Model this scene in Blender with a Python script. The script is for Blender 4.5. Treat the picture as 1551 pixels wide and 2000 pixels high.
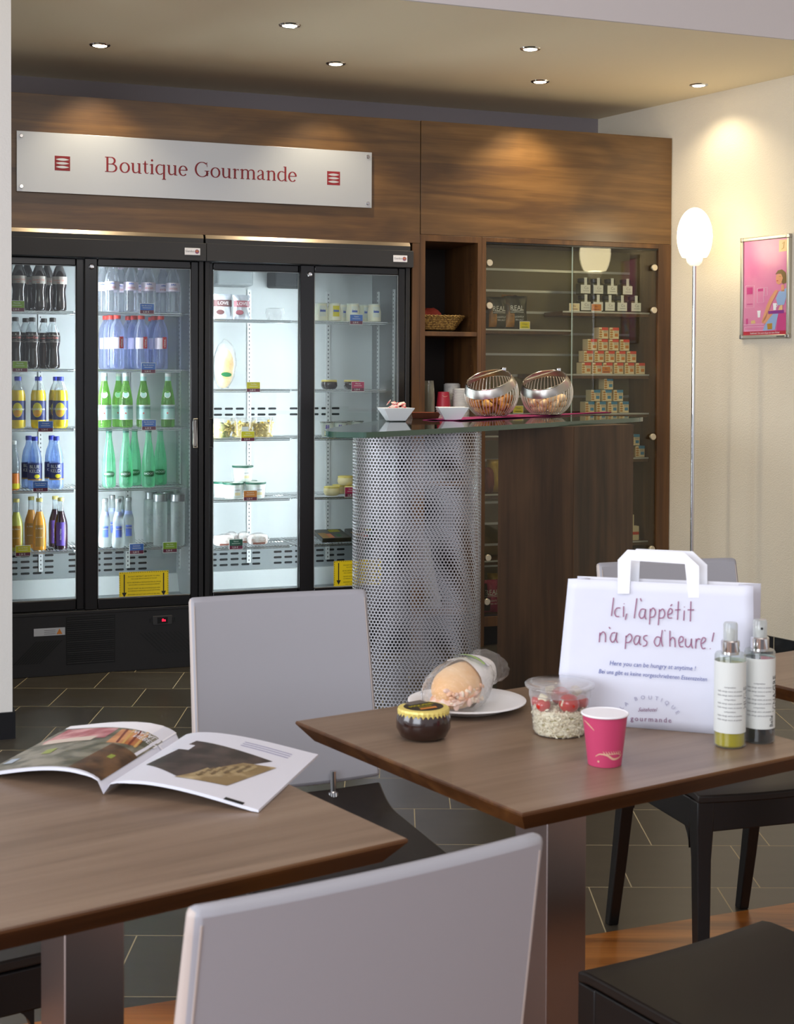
import bpy, math, random
from math import sin, cos, tan, pi, radians, atan2, sqrt, hypot
from mathutils import Vector, Matrix
random.seed(7)
S = bpy.context.scene
for _o in list(bpy.data.objects): bpy.data.objects.remove(_o)
COL = S.collection

# ------------------------------------------------------------------ camera
FPX = 2800.0; EYE = 1.35; PITCH = radians(1.3); ROLL = 0.004
CX = 775.5; CY = 735 + FPX * tan(PITCH)
_f = Vector((0, cos(PITCH), -sin(PITCH)))
_r0 = Vector((1, 0, 0)); _d0 = Vector((0, -sin(PITCH), -cos(PITCH)))
_r = _r0 * cos(ROLL) - _d0 * sin(ROLL)
_d = _d0 * cos(ROLL) + _r0 * sin(ROLL)
CAMP = Vector((0, 0, EYE))
cd = bpy.data.cameras.new('camera'); cam = bpy.data.objects.new('camera', cd); COL.objects.link(cam)
rm = Matrix((_r, -_d, -_f)).transposed()
cam.matrix_world = Matrix.Translation(CAMP) @ rm.to_4x4()
cd.sensor_fit = 'VERTICAL'; cd.sensor_height = 36; cd.lens = 36 * FPX / 2000
cd.shift_y = -(1000 - CY) / 2000; cd.shift_x = 0
cd.clip_start = 0.05
cd.dof.use_dof = True; cd.dof.focus_distance = 5.9; cd.dof.aperture_fstop = 15
S.camera = cam
S.cycles.transparent_max_bounces = 40
# ------------------------------------------------------------------ world, light, exposure
S.view_settings.view_transform = 'Standard'; S.view_settings.look = 'None'
S.view_settings.gamma = 1; S.view_settings.use_curve_mapping = False
S.view_settings.exposure = 0.0
W_ = bpy.data.worlds.new('world'); S.world = W_; W_.use_nodes = True
bg = W_.node_tree.nodes['Background']; bg.inputs[0].default_value = (0.90, 0.92, 1.0, 1); bg.inputs[1].default_value = 0.85
def area(name, loc, target, sx, sy, power, col):
    l = bpy.data.lights.new(name, 'AREA'); l.shape = 'RECTANGLE'; l.size = sx; l.size_y = sy; l.energy = power; l.color = col
    o = bpy.data.objects.new(name, l); COL.objects.link(o); o.location = loc
    o.rotation_euler = (Vector(target) - Vector(loc)).to_track_quat('-Z', 'Y').to_euler(); return o
area('window_light_rear', (-2.6, -2.2, 2.1), (0.3, 4.0, 0.6), 3.0, 1.8, 150, (0.84, 0.90, 1.0))
area('window_light_side', (-4.6, 1.6, 2.0), (0.2, 4.2, 0.8), 2.4, 1.8, 110, (0.88, 0.93, 1.0))
area('front_fill_light', (0.6, 1.0, 3.1), (0.5, 4.6, 0.6), 2.6, 1.2, 40, (1.0, 0.95, 0.88))  # added overhead fill, out of view, to brighten the walls and table tops

# ------------------------------------------------------------------ geometry helpers
def ray(x, y): return _f + _r * ((x - CX) / FPX) + _d * ((y - CY) / FPX)
def flo(x, y, z=0.0):
    v = ray(x, y); return CAMP + v * ((z - EYE) / v.z)
def pln(x, y, P, n):
    v = ray(x, y); return CAMP + v * ((P - CAMP).dot(n) / v.dot(n))
TH = radians(20.5); DV = Vector((cos(TH), sin(TH), 0)); NV = Vector((-sin(TH), cos(TH), 0)); P0 = Vector((-1.70, 6.338, 0))
def W(u, n, z): return P0 + DV * u + NV * n + Vector((0, 0, z))
def U(x, y, n=0.0):
    p = pln(x, y, P0 + NV * n, NV); return ((p - P0).dot(DV), p.z)
def ux(x, n, z=1.0):                        # u of an image column at depth n and height z
    a = U(x, 700, n); b = U(x, 701, n); 
    return a[0] + (z - a[1]) * (b[0] - a[0]) / (b[1] - a[1])

class MB:
    def __init__(s): s.v = []; s.f = []; s.m = []
    def add(s, vs, fs, mi=0):
        b = len(s.v); s.v += [tuple(v) for v in vs]
        s.f += [tuple(i + b for i in f) for f in fs]
        s.m += ([mi] * len(fs)) if isinstance(mi, int) else mi
        return s
    def box(s, x0, x1, y0, y1, z0, z1, mi=0, M=None):
        vs = [Vector((x, y, z)) for z in (z0, z1) for y in (y0, y1) for x in (x0, x1)]
        if M: vs = [M @ v for v in vs]
        return s.add(vs, [(0, 2, 3, 1), (4, 5, 7, 6), (0, 1, 5, 4), (2, 6, 7, 3), (0, 4, 6, 2), (1, 3, 7, 5)], mi)
    def lathe(s, prof, seg=20, mi=0, M=None, c=(0, 0), sx=1.0, sy=1.0):
        vs = []; fs = []; ms = []
        n = len(prof)
        for k, p in enumerate(prof):
            for j in range(seg):
                a = 2 * pi * j / seg
                vs.append(Vector((c[0] + p[0] * cos(a) * sx, c[1] + p[0] * sin(a) * sy, p[1])))
        for k in range(n - 1):
            for j in range(seg):
                j2 = (j + 1) % seg
                fs.append((k * seg + j, k * seg + j2, (k + 1) * seg + j2, (k + 1) * seg + j))
                ms.append(mi if isinstance(mi, int) else mi[k])
        if prof[0][0] > 1e-5: fs.append(tuple(reversed(range(seg)))); ms.append(mi if isinstance(mi, int) else mi[0])
        if prof[-1][0] > 1e-5: fs.append(tuple(range((n - 1) * seg, n * seg))); ms.append(mi if isinstance(mi, int) else mi[-1])
        if M: vs = [M @ v for v in vs]
        return s.add(vs, fs, ms)
    def tube(s, pts, r, seg=6, mi=0, closed=False):
        pts = [Vector(p) for p in pts]; n = len(pts); vs = []; fs = []
        up = Vector((0, 0, 1)); prev = None
        for i, p in enumerate(pts):
            if closed: t = pts[(i + 1) % n] - pts[i - 1]
            else: t = pts[min(i + 1, n - 1)] - pts[max(i - 1, 0)]
            t.normalize()
            if prev is None:
                a = up if abs(t.z) < 0.9 else Vector((1, 0, 0)); x = t.cross(a).normalized()
            else: x = (prev - t * prev.dot(t)).normalized()
            prev = x; y = t.cross(x)
            rr = r[i] if isinstance(r, (list, tuple)) else r
            for j in range(seg):
                a = 2 * pi * j / seg + pi / seg; vs.append(p + (x * cos(a) + y * sin(a)) * rr)
        m = n if closed else n - 1
        for i in range(m):
            i2 = (i + 1) % n
            for j in range(seg):
                j2 = (j + 1) % seg; fs.append((i * seg + j, i * seg + j2, i2 * seg + j2, i2 * seg + j))
        if not closed: fs.append(tuple(reversed(range(seg)))); fs.append(tuple(range((n - 1) * seg, n * seg)))
        return s.add(vs, fs, mi)
    def prism(s, poly, z0, z1, mi=0, M=None):
        n = len(poly); vs = [Vector((p[0], p[1], z0)) for p in poly] + [Vector((p[0], p[1], z1)) for p in poly]
        if M: vs = [M @ v for v in vs]
        return s.add(vs, [tuple(reversed(range(n))), tuple(range(n, 2 * n))] + [(i, (i + 1) % n, n + (i + 1) % n, n + i) for i in range(n)], mi)
    def sphere(s, c, r, mi=0, seg=16, rings=10, sc=(1, 1, 1), M=None, f=None):
        vs = []; fs = []
        for k in range(rings + 1):
            ph = -pi / 2 + pi * k / rings
            for j in range(seg):
                a = 2 * pi * j / seg; q = Vector((cos(ph) * cos(a), cos(ph) * sin(a), sin(ph)))
                if f: q = f(q)
                vs.append(Vector((q.x * r * sc[0], q.y * r * sc[1], q.z * r * sc[2])))
        vs = [(M @ v if M else v) + Vector(c) for v in vs]
        for k in range(rings):
            for j in range(seg):
                j2 = (j + 1) % seg; fs.append((k * seg + j, k * seg + j2, (k + 1) * seg + j2, (k + 1) * seg + j))
        return s.add(vs, fs, mi)
    def disc(s, c, r, n=20, mi=0, ax=('x', 'z'), rx=1.0, ry=1.0):
        vs = []
        for j in range(n):
            a = 2 * pi * j / n; p = Vector(c)
            setattr(p, ax[0], getattr(p, ax[0]) + r * rx * cos(a)); setattr(p, ax[1], getattr(p, ax[1]) + r * ry * sin(a)); vs.append(p)
        return s.add(vs, [tuple(range(n))], mi)
    def build(s, name, mats, parent=None, smooth=True, bevel=0, angle=35, solid=0, sub=0):
        me = bpy.data.meshes.new(name); me.from_pydata(s.v, [], s.f)
        if not isinstance(mats, (list, tuple)): mats = [mats]
        for m in mats: me.materials.append(m)
        if len(mats) > 1: me.polygons.foreach_set('material_index', s.m)
        me.update()
        if smooth:
            me.polygons.foreach_set('use_smooth', [True] * len(me.polygons)); me.set_sharp_from_angle(angle=radians(angle))
        o = bpy.data.objects.new(name, me); COL.objects.link(o)
        if parent: o.parent = parent
        if solid: md = o.modifiers.new('s', 'SOLIDIFY'); md.thickness = solid; md.offset = 0
        if bevel: md = o.modifiers.new('b', 'BEVEL'); md.width = bevel; md.segments = 2; md.limit_method = 'ANGLE'; md.angle_limit = radians(40)
        if sub: md = o.modifiers.new('u', 'SUBSURF'); md.levels = sub; md.render_levels = sub
        return o
def tag(o, label=None, cat=None, group=None, kind=None):
    if label: o['label'] = label
    if cat: o['category'] = cat
    if group: o['group'] = group
    if kind: o['kind'] = kind
    return o
def thing(name, label, cat, loc=(0, 0, 0), rz=0, group=None):
    o = bpy.data.objects.new(name, None); COL.objects.link(o); o.empty_display_size = 0.05
    o.location = loc; o.rotation_euler = (0, 0, rz); return tag(o, label, cat, group)
def kids(o): return [c for c in COL.objects if c.parent == o]
def dup(root, loc, rz, label=None, group=None):
    r = root.copy(); COL.objects.link(r); r.location = loc; r.rotation_euler = (root.rotation_euler[0], root.rotation_euler[1], rz)
    if label: r['label'] = label
    if group: r['group'] = group
    for ch in kids(root):
        c = ch.copy(); COL.objects.link(c); c.parent = r
        for g in kids(ch):
            d = g.copy(); COL.objects.link(d); d.parent = c
    return r
def struct(o): o['kind'] = 'structure'; return o
ORD = ['leftmost', 'second from left', 'third from left', 'fourth from left', 'fifth from left', 'sixth from left', 'seventh from left', 'eighth from left', 'ninth from left', 'tenth from left']

_tcache = {}
def text_geo(s, sp=1.0):
    k = (s, sp)
    if k not in _tcache:
        cu = bpy.data.curves.new('t', 'FONT'); cu.body = s; cu.size = 1; cu.resolution_u = 2; cu.align_x = 'CENTER'; cu.align_y = 'CENTER'; cu.space_character = sp
        ob = bpy.data.objects.new('t', cu); COL.objects.link(ob); dg = bpy.context.evaluated_depsgraph_get(); dg.update()
        me = bpy.data.meshes.new_from_object(ob.evaluated_get(dg))
        _tcache[k] = ([v.co.copy() for v in me.vertices], [tuple(p.vertices) for p in me.polygons])
        bpy.data.objects.remove(ob); bpy.data.meshes.remove(me); bpy.data.curves.remove(cu)
    return _tcache[k]
def text(mb, s, size, fn, mi=0, shear=0, sp=1.0, wx=1.0):
    vs, fs = text_geo(s, sp)
    mb.add([fn(v.x * size * wx + shear * v.y * size, v.y * size) for v in vs], fs, mi)
def flat(o, X=(1, 0, 0), Y=(0, 0, 1)):
    o = Vector(o); X = Vector(X); Y = Vector(Y); return lambda x, y: o + X * x + Y * y
def stroke(mb, pts, w, fn, mi=0, smooth=True):
    P = [Vector((p[0], p[1])) for p in pts]; ws = [p[2] if len(p) > 2 else w for p in pts]
    if smooth and len(P) > 2:
        Q = []; R = []
        for i in range(len(P) - 1):
            a = P[max(i - 1, 0)]; b = P[i]; c = P[i + 1]; d = P[min(i + 2, len(P) - 1)]
            for k in range(5):
                t = k / 5; Q.append(0.5 * ((2 * b) + (c - a) * t + (2 * a - 5 * b + 4 * c - d) * t * t + (3 * b - a - 3 * c + d) * t ** 3)); R.append(ws[i] * (1 - t) + ws[i + 1] * t)
        Q.append(P[-1]); R.append(ws[-1]); P = Q; ws = R
    vs = []; fs = []
    for i, p in enumerate(P):
        t = P[min(i + 1, len(P) - 1)] - P[max(i - 1, 0)]
        if t.length < 1e-9: t = Vector((1, 0))
        t.normalize(); n = Vector((-t.y, t.x)) * ws[i] / 2
        vs += [fn(*(p + n)), fn(*(p - n))]
    for i in range(len(P) - 1): fs.append((2 * i, 2 * i + 1, 2 * i + 3, 2 * i + 2))
    mb.add(vs, fs, mi)

# ------------------------------------------------------------------ materials
def lin(h):
    if isinstance(h, str):
        c = [int(h[i:i + 2], 16) / 255 for i in (0, 2, 4)]
        return tuple((x / 12.92 if x <= 0.04045 else ((x + 0.055) / 1.055) ** 2.4) for x in c) + (1,)
    return tuple(h) + (1,)
def mat(name, col, rough=0.5, metal=0, spec=0.5, emit=None, es=0, bump=None, sss=0, trans=0, coat=0, alpha=1):
    m = bpy.data.materials.new(name); m.use_nodes = True; nt = m.node_tree; b = nt.nodes['Principled BSDF']
    b.inputs['Base Color'].default_value = lin(col); b.inputs['Roughness'].default_value = rough; b.inputs['Metallic'].default_value = metal
    b.inputs['Specular IOR Level'].default_value = spec; b.inputs['Transmission Weight'].default_value = trans; b.inputs['Coat Weight'].default_value = coat
    b.inputs['Alpha'].default_value = alpha
    if sss: b.inputs['Subsurface Weight'].default_value = sss; b.inputs['Subsurface Scale'].default_value = 0.01
    if emit: b.inputs['Emission Color'].default_value = lin(emit); b.inputs['Emission Strength'].default_value = es
    if bump:
        tc = nt.nodes.new('ShaderNodeTexCoord'); n = nt.nodes.new('ShaderNodeTexNoise'); n.inputs['Scale'].default_value = bump[0]; n.inputs['Detail'].default_value = 3
        bp = nt.nodes.new('ShaderNodeBump'); bp.inputs['Strength'].default_value = bump[1]; bp.inputs['Distance'].default_value = bump[2] if len(bump) > 2 else 0.002
        nt.links.new(tc.outputs['Object'], n.inputs['Vector']); nt.links.new(n.outputs[0], bp.inputs['Height']); nt.links.new(bp.outputs[0], b.inputs['Normal'])
    return m
def thin(name, tint, refl=1.0, rough=0.02, body=0.0, bcol=None, edge=0.5):
    """a thin clear sheet or shell: see-through, reflecting at grazing angles, with some milky body"""
    m = bpy.data.materials.new(name); m.use_nodes = True; nt = m.node_tree; N = nt.nodes; L = nt.links
    for n in list(N): N.remove(n)
    out = N.new('ShaderNodeOutputMaterial'); tr = N.new('ShaderNodeBsdfTransparent'); tr.inputs[0].default_value = lin(tint)
    gl = N.new('ShaderNodeBsdfGlossy'); gl.inputs['Roughness'].default_value = rough
    fr = N.new('ShaderNodeFresnel'); ge = N.new('ShaderNodeNewGeometry'); io = N.new('ShaderNodeMath'); io.operation = 'MULTIPLY_ADD'
    io.inputs[1].default_value = 1 / 1.45 - 1.45; io.inputs[2].default_value = 1.45; L.new(ge.outputs['Backfacing'], io.inputs[0]); L.new(io.outputs[0], fr.inputs[0])
    mx = N.new('ShaderNodeMixShader'); mu = N.new('ShaderNodeMath'); mu.operation = 'MULTIPLY'; mu.inputs[1].default_value = refl
    L.new(fr.outputs[0], mu.inputs[0]); L.new(mu.outputs[0], mx.inputs[0])
    src = tr
    if body > 0:
        df = N.new('ShaderNodeBsdfDiffuse'); df.inputs[0].default_value = lin(bcol or tint)
        tl = N.new('ShaderNodeBsdfTranslucent'); tl.inputs[0].default_value = lin(bcol or tint)
        m0 = N.new('ShaderNodeMixShader'); m0.inputs[0].default_value = 0.5; L.new(df.outputs[0], m0.inputs[1]); L.new(tl.outputs[0], m0.inputs[2])
        m1 = N.new('ShaderNodeMixShader'); lw = N.new('ShaderNodeLayerWeight'); lw.inputs[0].default_value = edge
        ad = N.new('ShaderNodeMath'); ad.operation = 'MULTIPLY_ADD'; ad.inputs[1].default_value = 0.6; ad.inputs[2].default_value = body; ad.use_clamp = True
        L.new(lw.outputs['Facing'], ad.inputs[0]); L.new(ad.outputs[0], m1.inputs[0]); L.new(tr.outputs[0], m1.inputs[1]); L.new(m0.outputs[0], m1.inputs[2]); src = m1
    L.new(src.outputs[0], mx.inputs[1]); L.new(gl.outputs[0], mx.inputs[2]); L.new(mx.outputs[0], out.inputs[0])
    return m
def woodmat(name, c1, c2, c3, axis='x', scale=1.0, rough=0.35, knots=0.3, coat=0.0, fine=0.25, spec=0.5):
    m = bpy.data.materials.new(name); m.use_nodes = True; nt = m.node_tree; N = nt.nodes; L = nt.links; b = N['Principled BSDF']
    tc = N.new('ShaderNodeTexCoord'); mp = N.new('ShaderNodeMapping')
    s = {'x': (0.7, 9, 9), 'z': (9, 9, 0.7), 'y': (9, 0.7, 9)}[axis]; mp.inputs['Scale'].default_value = [q * scale for q in s]
    L.new(tc.outputs['Object'], mp.inputs[0])
    n1 = N.new('ShaderNodeTexNoise'); n1.inputs['Scale'].default_value = 1.0; n1.inputs['Detail'].default_value = 5; n1.inputs['Distortion'].default_value = 0.9; L.new(mp.outputs[0], n1.inputs['Vector'])
    mp2 = N.new('ShaderNodeMapping'); mp2.inputs['Scale'].default_value = [q * scale * (9 if q > 1 else 5) for q in s]; L.new(tc.outputs['Object'], mp2.inputs[0])
    n2 = N.new('ShaderNodeTexNoise'); n2.inputs['Scale'].default_value = 1.0; n2.inputs['Detail'].default_value = 3; L.new(mp2.outputs[0], n2.inputs['Vector'])
    cr = N.new('ShaderNodeValToRGB'); e = cr.color_ramp.elements; e[0].position = 0.36; e[0].color = lin(c1); e[1].position = 0.68; e[1].color = lin(c3)
    x = e.new(0.5); x.color = lin(c2)
    ad = N.new('ShaderNodeMath'); ad.operation = 'MULTIPLY_ADD'; ad.inputs[1].default_value = fine; L.new(n2.outputs[0], ad.inputs[0])
    sb = N.new('ShaderNodeMath'); sb.operation = 'SUBTRACT'; sb.inputs[1].default_value = fine * 0.5; L.new(n1.outputs[0], sb.inputs[0]); L.new(sb.outputs[0], ad.inputs[2])
    L.new(ad.outputs[0], cr.inputs[0])
    col = cr.outputs[0]
    if knots:
        mp3 = N.new('ShaderNodeMapping'); mp3.inputs['Scale'].default_value = [q * 0.45 for q in ((1.6, 4, 4) if axis == 'x' else (4, 4, 1.6))]; L.new(tc.outputs['Object'], mp3.inputs[0])
        n3 = N.new('ShaderNodeTexNoise'); n3.inputs['Scale'].default_value = 2.2; n3.inputs['Detail'].default_value = 2; n3.inputs['Distortion'].default_value = 1.5; L.new(mp3.outputs[0], n3.inputs['Vector'])
        r3 = N.new('ShaderNodeValToRGB'); r3.color_ramp.elements[0].position = 0.32; r3.color_ramp.elements[0].color = (knots, knots, knots, 1); r3.color_ramp.elements[1].position = 0.52; r3.color_ramp.elements[1].color = (1, 1, 1, 1)
        L.new(n3.outputs[0], r3.inputs[0]); mm = N.new('ShaderNodeMix'); mm.data_type = 'RGBA'; mm.blend_type = 'MULTIPLY'; mm.inputs[0].default_value = 1
        L.new(col, mm.inputs[6]); L.new(r3.outputs[0], mm.inputs[7]); col = mm.outputs[2]
    L.new(col, b.inputs['Base Color']); b.inputs['Roughness'].default_value = rough; b.inputs['Coat Weight'].default_value = coat; b.inputs['Coat Roughness'].default_value = 0.38; b.inputs['Specular IOR Level'].default_value = spec
    return m
def noisemat(name, c1, c2, scale, rough=0.5, lo=0.4, hi=0.6, metal=0, bump=0, spec=0.5):
    m = mat(name, c1, rough, metal, spec); nt = m.node_tree; N = nt.nodes; L = nt.links; b = N['Principled BSDF']
    tc = N.new('ShaderNodeTexCoord'); n = N.new('ShaderNodeTexNoise'); n.inputs['Scale'].default_value = scale; n.inputs['Detail'].default_value = 4; L.new(tc.outputs['Object'], n.inputs['Vector'])
    cr = N.new('ShaderNodeValToRGB'); cr.color_ramp.elements[0].position = lo; cr.color_ramp.elements[0].color = lin(c1); cr.color_ramp.elements[1].position = hi; cr.color_ramp.elements[1].color = lin(c2)
    L.new(n.outputs[0], cr.inputs[0]); L.new(cr.outputs[0], b.inputs['Base Color'])
    if bump: bp = N.new('ShaderNodeBump'); bp.inputs['Strength'].default_value = bump; bp.inputs['Distance'].default_value = 0.004; L.new(n.outputs[0], bp.inputs['Height']); L.new(bp.outputs[0], b.inputs['Normal'])
    return m

M = {}
M['wall'] = mat('wall_plaster', 'e4dac6', 0.9, bump=(160, 0.55, 0.004))
M['wall_grey'] = mat('wall_back_paint', '8f878a', 0.9)
M['pillar'] = mat('pillar_plaster', 'dcdad4', 0.9, bump=(120, 0.3, 0.003))
M['ceil'] = mat('ceiling_paint', 'f2e4c6', 0.95)
M['ceil_front'] = mat('ceiling_front_paint', 'd8d2d2', 0.95)
M['basebd'] = mat('baseboard_tile', '15161a', 0.25)
M['grout'] = mat('grout', 'b5a88c', 0.8)
M['fascia'] = woodmat('fascia_walnut', '523618', '654620', '77552c', 'x', 1.5, 0.36, 0.72, coat=0.5)
M['cabwood'] = woodmat('cabinet_walnut', '4a301a', '5a3c20', '6c4a28', 'z', 1.3, 0.45, 0)
M['counterwood'] = woodmat('counter_walnut', '30200f', '46301c', '5a4129', 'z', 0.8, 0.4, 0.75)
M['tabletop'] = woodmat('table_laminate', '74604f', '806b59', '8c7764', 'x', 1.2, 0.36, 0, fine=0.3)
M['tableedge'] = woodmat('table_edge', '432812', '54341a', '664422', 'x', 2, 0.35, 0)
M['floorwood'] = woodmat('floor_parquet', '74400f', '9a5c20', 'b87432', 'x', 1.0, 0.3, 0)
M['black'] = mat('fridge_black', '1a1a1c', 0.38)
M['blackgl'] = mat('fridge_black_gloss', '101012', 0.22)
M['header'] = mat('fridge_header_grey', '2e2e30', 0.5)
M['strip'] = mat('brushed_trim', 'a89a8a', 0.35, 0.9)
M['liner'] = mat('fridge_liner', 'c9cdcd', 0.5)
M['linerlow'] = mat('fridge_liner_low', '8d9294', 0.5)
M['slot'] = mat('slot_dark', '15181a', 0.8)
M['rail'] = mat('shelf_rail', 'd6d8d8', 0.4, 0.3)
M['wire'] = mat('chrome_wire', 'c4c6c6', 0.22, 1)
M['chrome'] = mat('chrome', 'd8d8d8', 0.12, 1)
M['steel'] = mat('brushed_steel', 'b8b4ae', 0.32, 1)
M['steelb'] = mat('pedestal_steel', '9c918e', 0.36, 1)
M['alu'] = mat('sign_aluminium', 'c8ccd0', 0.42, 0.65)
M['perf'] = mat('perforated_steel', 'b4b4b8', 0.38, 0.75)
M['knob'] = mat('satin_knob', 'd5cbb4', 0.35, 0.6)
M['tube'] = mat('fridge_tube', 'ffffff', 0.5, emit='eef6ff', es=80)
M['spotem'] = mat('spot_lens', 'ffffff', 0.5, emit='fff0d0', es=14)
M['globe'] = mat('globe_glass', 'ffffff', 0.4, emit='ffedc0', es=10)
M['globebase'] = mat('globe_collar', 'ffffff', 0.4, emit='fff0c8', es=0.8)
M['ledred'] = mat('led_red', 'ff2040', 0.5, emit='ff1838', es=5)
M['door'] = thin('door_glass', 'f4f8f7', 1.0)
M['cabglass'] = thin('cabinet_glass', 'f2f2ea', 1.3)
M['edgeglass'] = mat('glass_edge', '9fb0a4', 0.15)
M['white'] = mat('white_paper', 'eeeef2', 0.6)
M['porc'] = mat('white_porcelain', 'eef0f2', 0.15)
M['plate'] = mat('paper_plate', 'f2f2f2', 0.45)
M['red'] = mat('sign_red', '7c1622', 0.5)
M['ink'] = mat('black_ink', '141414', 0.6)
M['grey'] = mat('grey_ink', '77777c', 0.6)
M['purple_ink'] = mat('purple_ink', '94607e', 0.7)
M['blue_ink'] = mat('blue_ink', '4a5aa0', 0.7)
M['lilac_ink'] = mat('lilac_ink', 'a2a2be', 0.7)
M['plum'] = mat('plum_ink', '7c4a74', 0.7)
M['yellow'] = mat('yellow_sticker', 'e9cf12', 0.5)
M['tagblue'] = mat('tag_blue', '3a6cc0', 0.5); M['taggreen'] = mat('tag_green', '86ac22', 0.5); M['tagplum'] = mat('tag_plum', '6c1c3c', 0.5)
M['tagyel'] = mat('tag_yellow', 'd8cc18', 0.5); M['tagorange'] = mat('tag_orange', 'd08030', 0.5); M['tagpink'] = mat('tag_pink', 'b02858', 0.5); M['tagdk'] = mat('tag_dark_green', '205848', 0.5); M['tagwhite'] = mat('tag_white_text', 'f2f2ee', 0.5)
M['leather'] = mat('chair_leather', '9fa0a7', 0.46, bump=(700, 0.12, 0.0006))
M['leatherside'] = mat('chair_leather_side', 'bdb2ab', 0.5)
M['seat'] = mat('seat_shell', '1c1510', 0.48)
M['blackwood'] = mat('black_stained_wood', '0d0b0b', 0.4)
# ------------------------------------------------------------------ structure
def floor_tiles():
    m = mat('slate_tile', '3a352c', 0.36, spec=0.6); nt = m.node_tree; N = nt.nodes; L = nt.links; b = N['Principled BSDF']
    tc = N.new('ShaderNodeTexCoord'); sp = N.new('ShaderNodeSeparateXYZ'); L.new(tc.outputs['Object'], sp.inputs[0])
    def mth(op, a, bb=None, c=None):
        n = N.new('ShaderNodeMath'); n.operation = op
        for i, q in enumerate((a, bb, c)):
            if q is None: continue
            if isinstance(q, (int, float)): n.inputs[i].default_value = q
            else: L.new(q, n.inputs[i])
        return n.outputs[0]
    D = 0.3405
    row = mth('DIVIDE', mth('SUBTRACT', sp.outputs[1], flo(500, 1345.8).y - 20 * D), D)
    ri = mth('FLOOR', row); fy = mth('FRACT', row)
    colx = mth('DIVIDE', mth('ADD', mth('ADD', sp.outputs[0], 20 * D + 1.076), mth('MULTIPLY', mth('SUBTRACT', ri, 19.0), -D / 3)), D)
    fx = mth('FRACT', colx)
    def near(v, w): return mth('LESS_THAN', mth('MINIMUM', v, mth('SUBTRACT', 1.0, v)), w)
    g = mth('MAXIMUM', near(fx, 0.0048), near(fy, 0.0042))
    cm = N.new('ShaderNodeCombineXYZ'); L.new(mth('FLOOR', colx), cm.inputs[0]); L.new(ri, cm.inputs[1])
    wn = N.new('ShaderNodeTexWhiteNoise'); L.new(cm.outputs[0], wn.inputs['Vector'])
    no = N.new('ShaderNodeTexNoise'); no.inputs['Scale'].default_value = 6; no.inputs['Detail'].default_value = 5
    mp = N.new('ShaderNodeMapping'); mp.inputs['Scale'].default_value = (1, 4, 1); L.new(tc.outputs['Object'], mp.inputs[0]); L.new(mp.outputs[0], no.inputs['Vector'])
    v = mth('ADD', mth('MULTIPLY', wn.outputs[0], 0.5), mth('MULTIPLY', no.outputs[0], 0.6))
    cr = N.new('ShaderNodeValToRGB'); cr.color_ramp.elements[0].color = lin('29261f'); cr.color_ramp.elements[1].color = lin('474136'); L.new(v, cr.inputs[0])
    mx = N.new('ShaderNodeMix'); mx.data_type = 'RGBA'; L.new(g, mx.inputs[0]); L.new(cr.outputs[0], mx.inputs[6]); mx.inputs[7].default_value = lin('a89a78'); L.new(mx.outputs[2], b.inputs['Base Color'])
    L.new(mth('MULTIPLY_ADD', g, 0.4, 0.33), b.inputs['Roughness'])
    return m
M['tiles'] = floor_tiles()
WL = P0 + NV * -2.35                                     # line where the tiles meet the parquet
wa = flo(1176, 1822); wb = flo(1551, 1763); wd = (wb - wa).normalized()
def poly(name, pts, m): return struct(MB().add(pts, [tuple(range(len(pts)))]).build(name, m, smooth=False))
A = wa - wd * 5; B = wa + wd * 4
poly('floor', [A, B, B + Vector((0, 8, 0)), A + Vector((0, 8, 0))], M['tiles'])
poly('floor_parquet', [A + Vector((0, -6, 0)), B + Vector((0, -8, 0)), B, A], M['floorwood'])
CH = 2.785
RW0 = W(3.346, 0, 0); RWD = (W(3.52, -0.794, 0) - W(3.222, 0.569, 0)).normalized()    # right wall line, towards the camera
RWN = Vector((RWD.y, -RWD.x, 0)); RWN = RWN if RWN.x < 0 else -RWN
def RW(s, o, z): return RW0 + RWD * s + RWN * o + Vector((0, 0, z))
def Ur(x, y, o=0.0):
    p = pln(x, y, RW0 + RWN * o, RWN); return ((p - RW0).dot(RWD), p.z)
def slab(name, a, b, t, z0, z1, m):
    a = Vector(a); b = Vector(b); t = Vector(t); pts = [a, b, b + t, a + t]
    return struct(MB().prism([(p.x, p.y) for p in pts], z0, z1).build(name, m, smooth=False))
slab('wall_right', RW(-0.62, 0, 0), RW(9.5, 0, 0), -RWN * 0.15, 0, 3.2, M['wall'])
slab('wall_back', W(-3, 0.58, 0), W(3.3, 0.58, 0), NV * 0.15, 0, 3.2, M['wall_grey'])
slab('ceiling', W(-4, -1.375, 0), W(4.6, -1.375, 0), NV * 2.1, CH, CH + 0.45, M['ceil'])
slab('ceiling_front', W(-6, -9, 0), W(7, -9, 0), NV * 7.66, CH + 0.42, CH + 0.5, M['ceil_front'])
slab('trim_1', W(-4, -1.378, 0), W(4.6, -1.378, 0), NV * -0.012, CH, CH + 0.42, M['ceil_front'])
bb = struct(MB().prism([tuple(RW(s, o, 0))[:2] for s, o in ((0.0, 0), (7, 0), (7, 0.012), (0.0, 0.012))], 0, 0.1).build('baseboard_right', M['basebd'], smooth=False))
jm = MB()
for k in range(20):
    s = Ur(1514.5, 1260)[0] + (k - 3) * 0.34
    if s > 0.05: jm.prism([tuple(RW(a, o, 0))[:2] for a, o in ((s, 0.012), (s + 0.004, 0.012), (s + 0.004, 0.0128), (s, 0.0128))], 0, 0.1)
struct(jm.build('trim_2', M['grout'], smooth=False))
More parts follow.
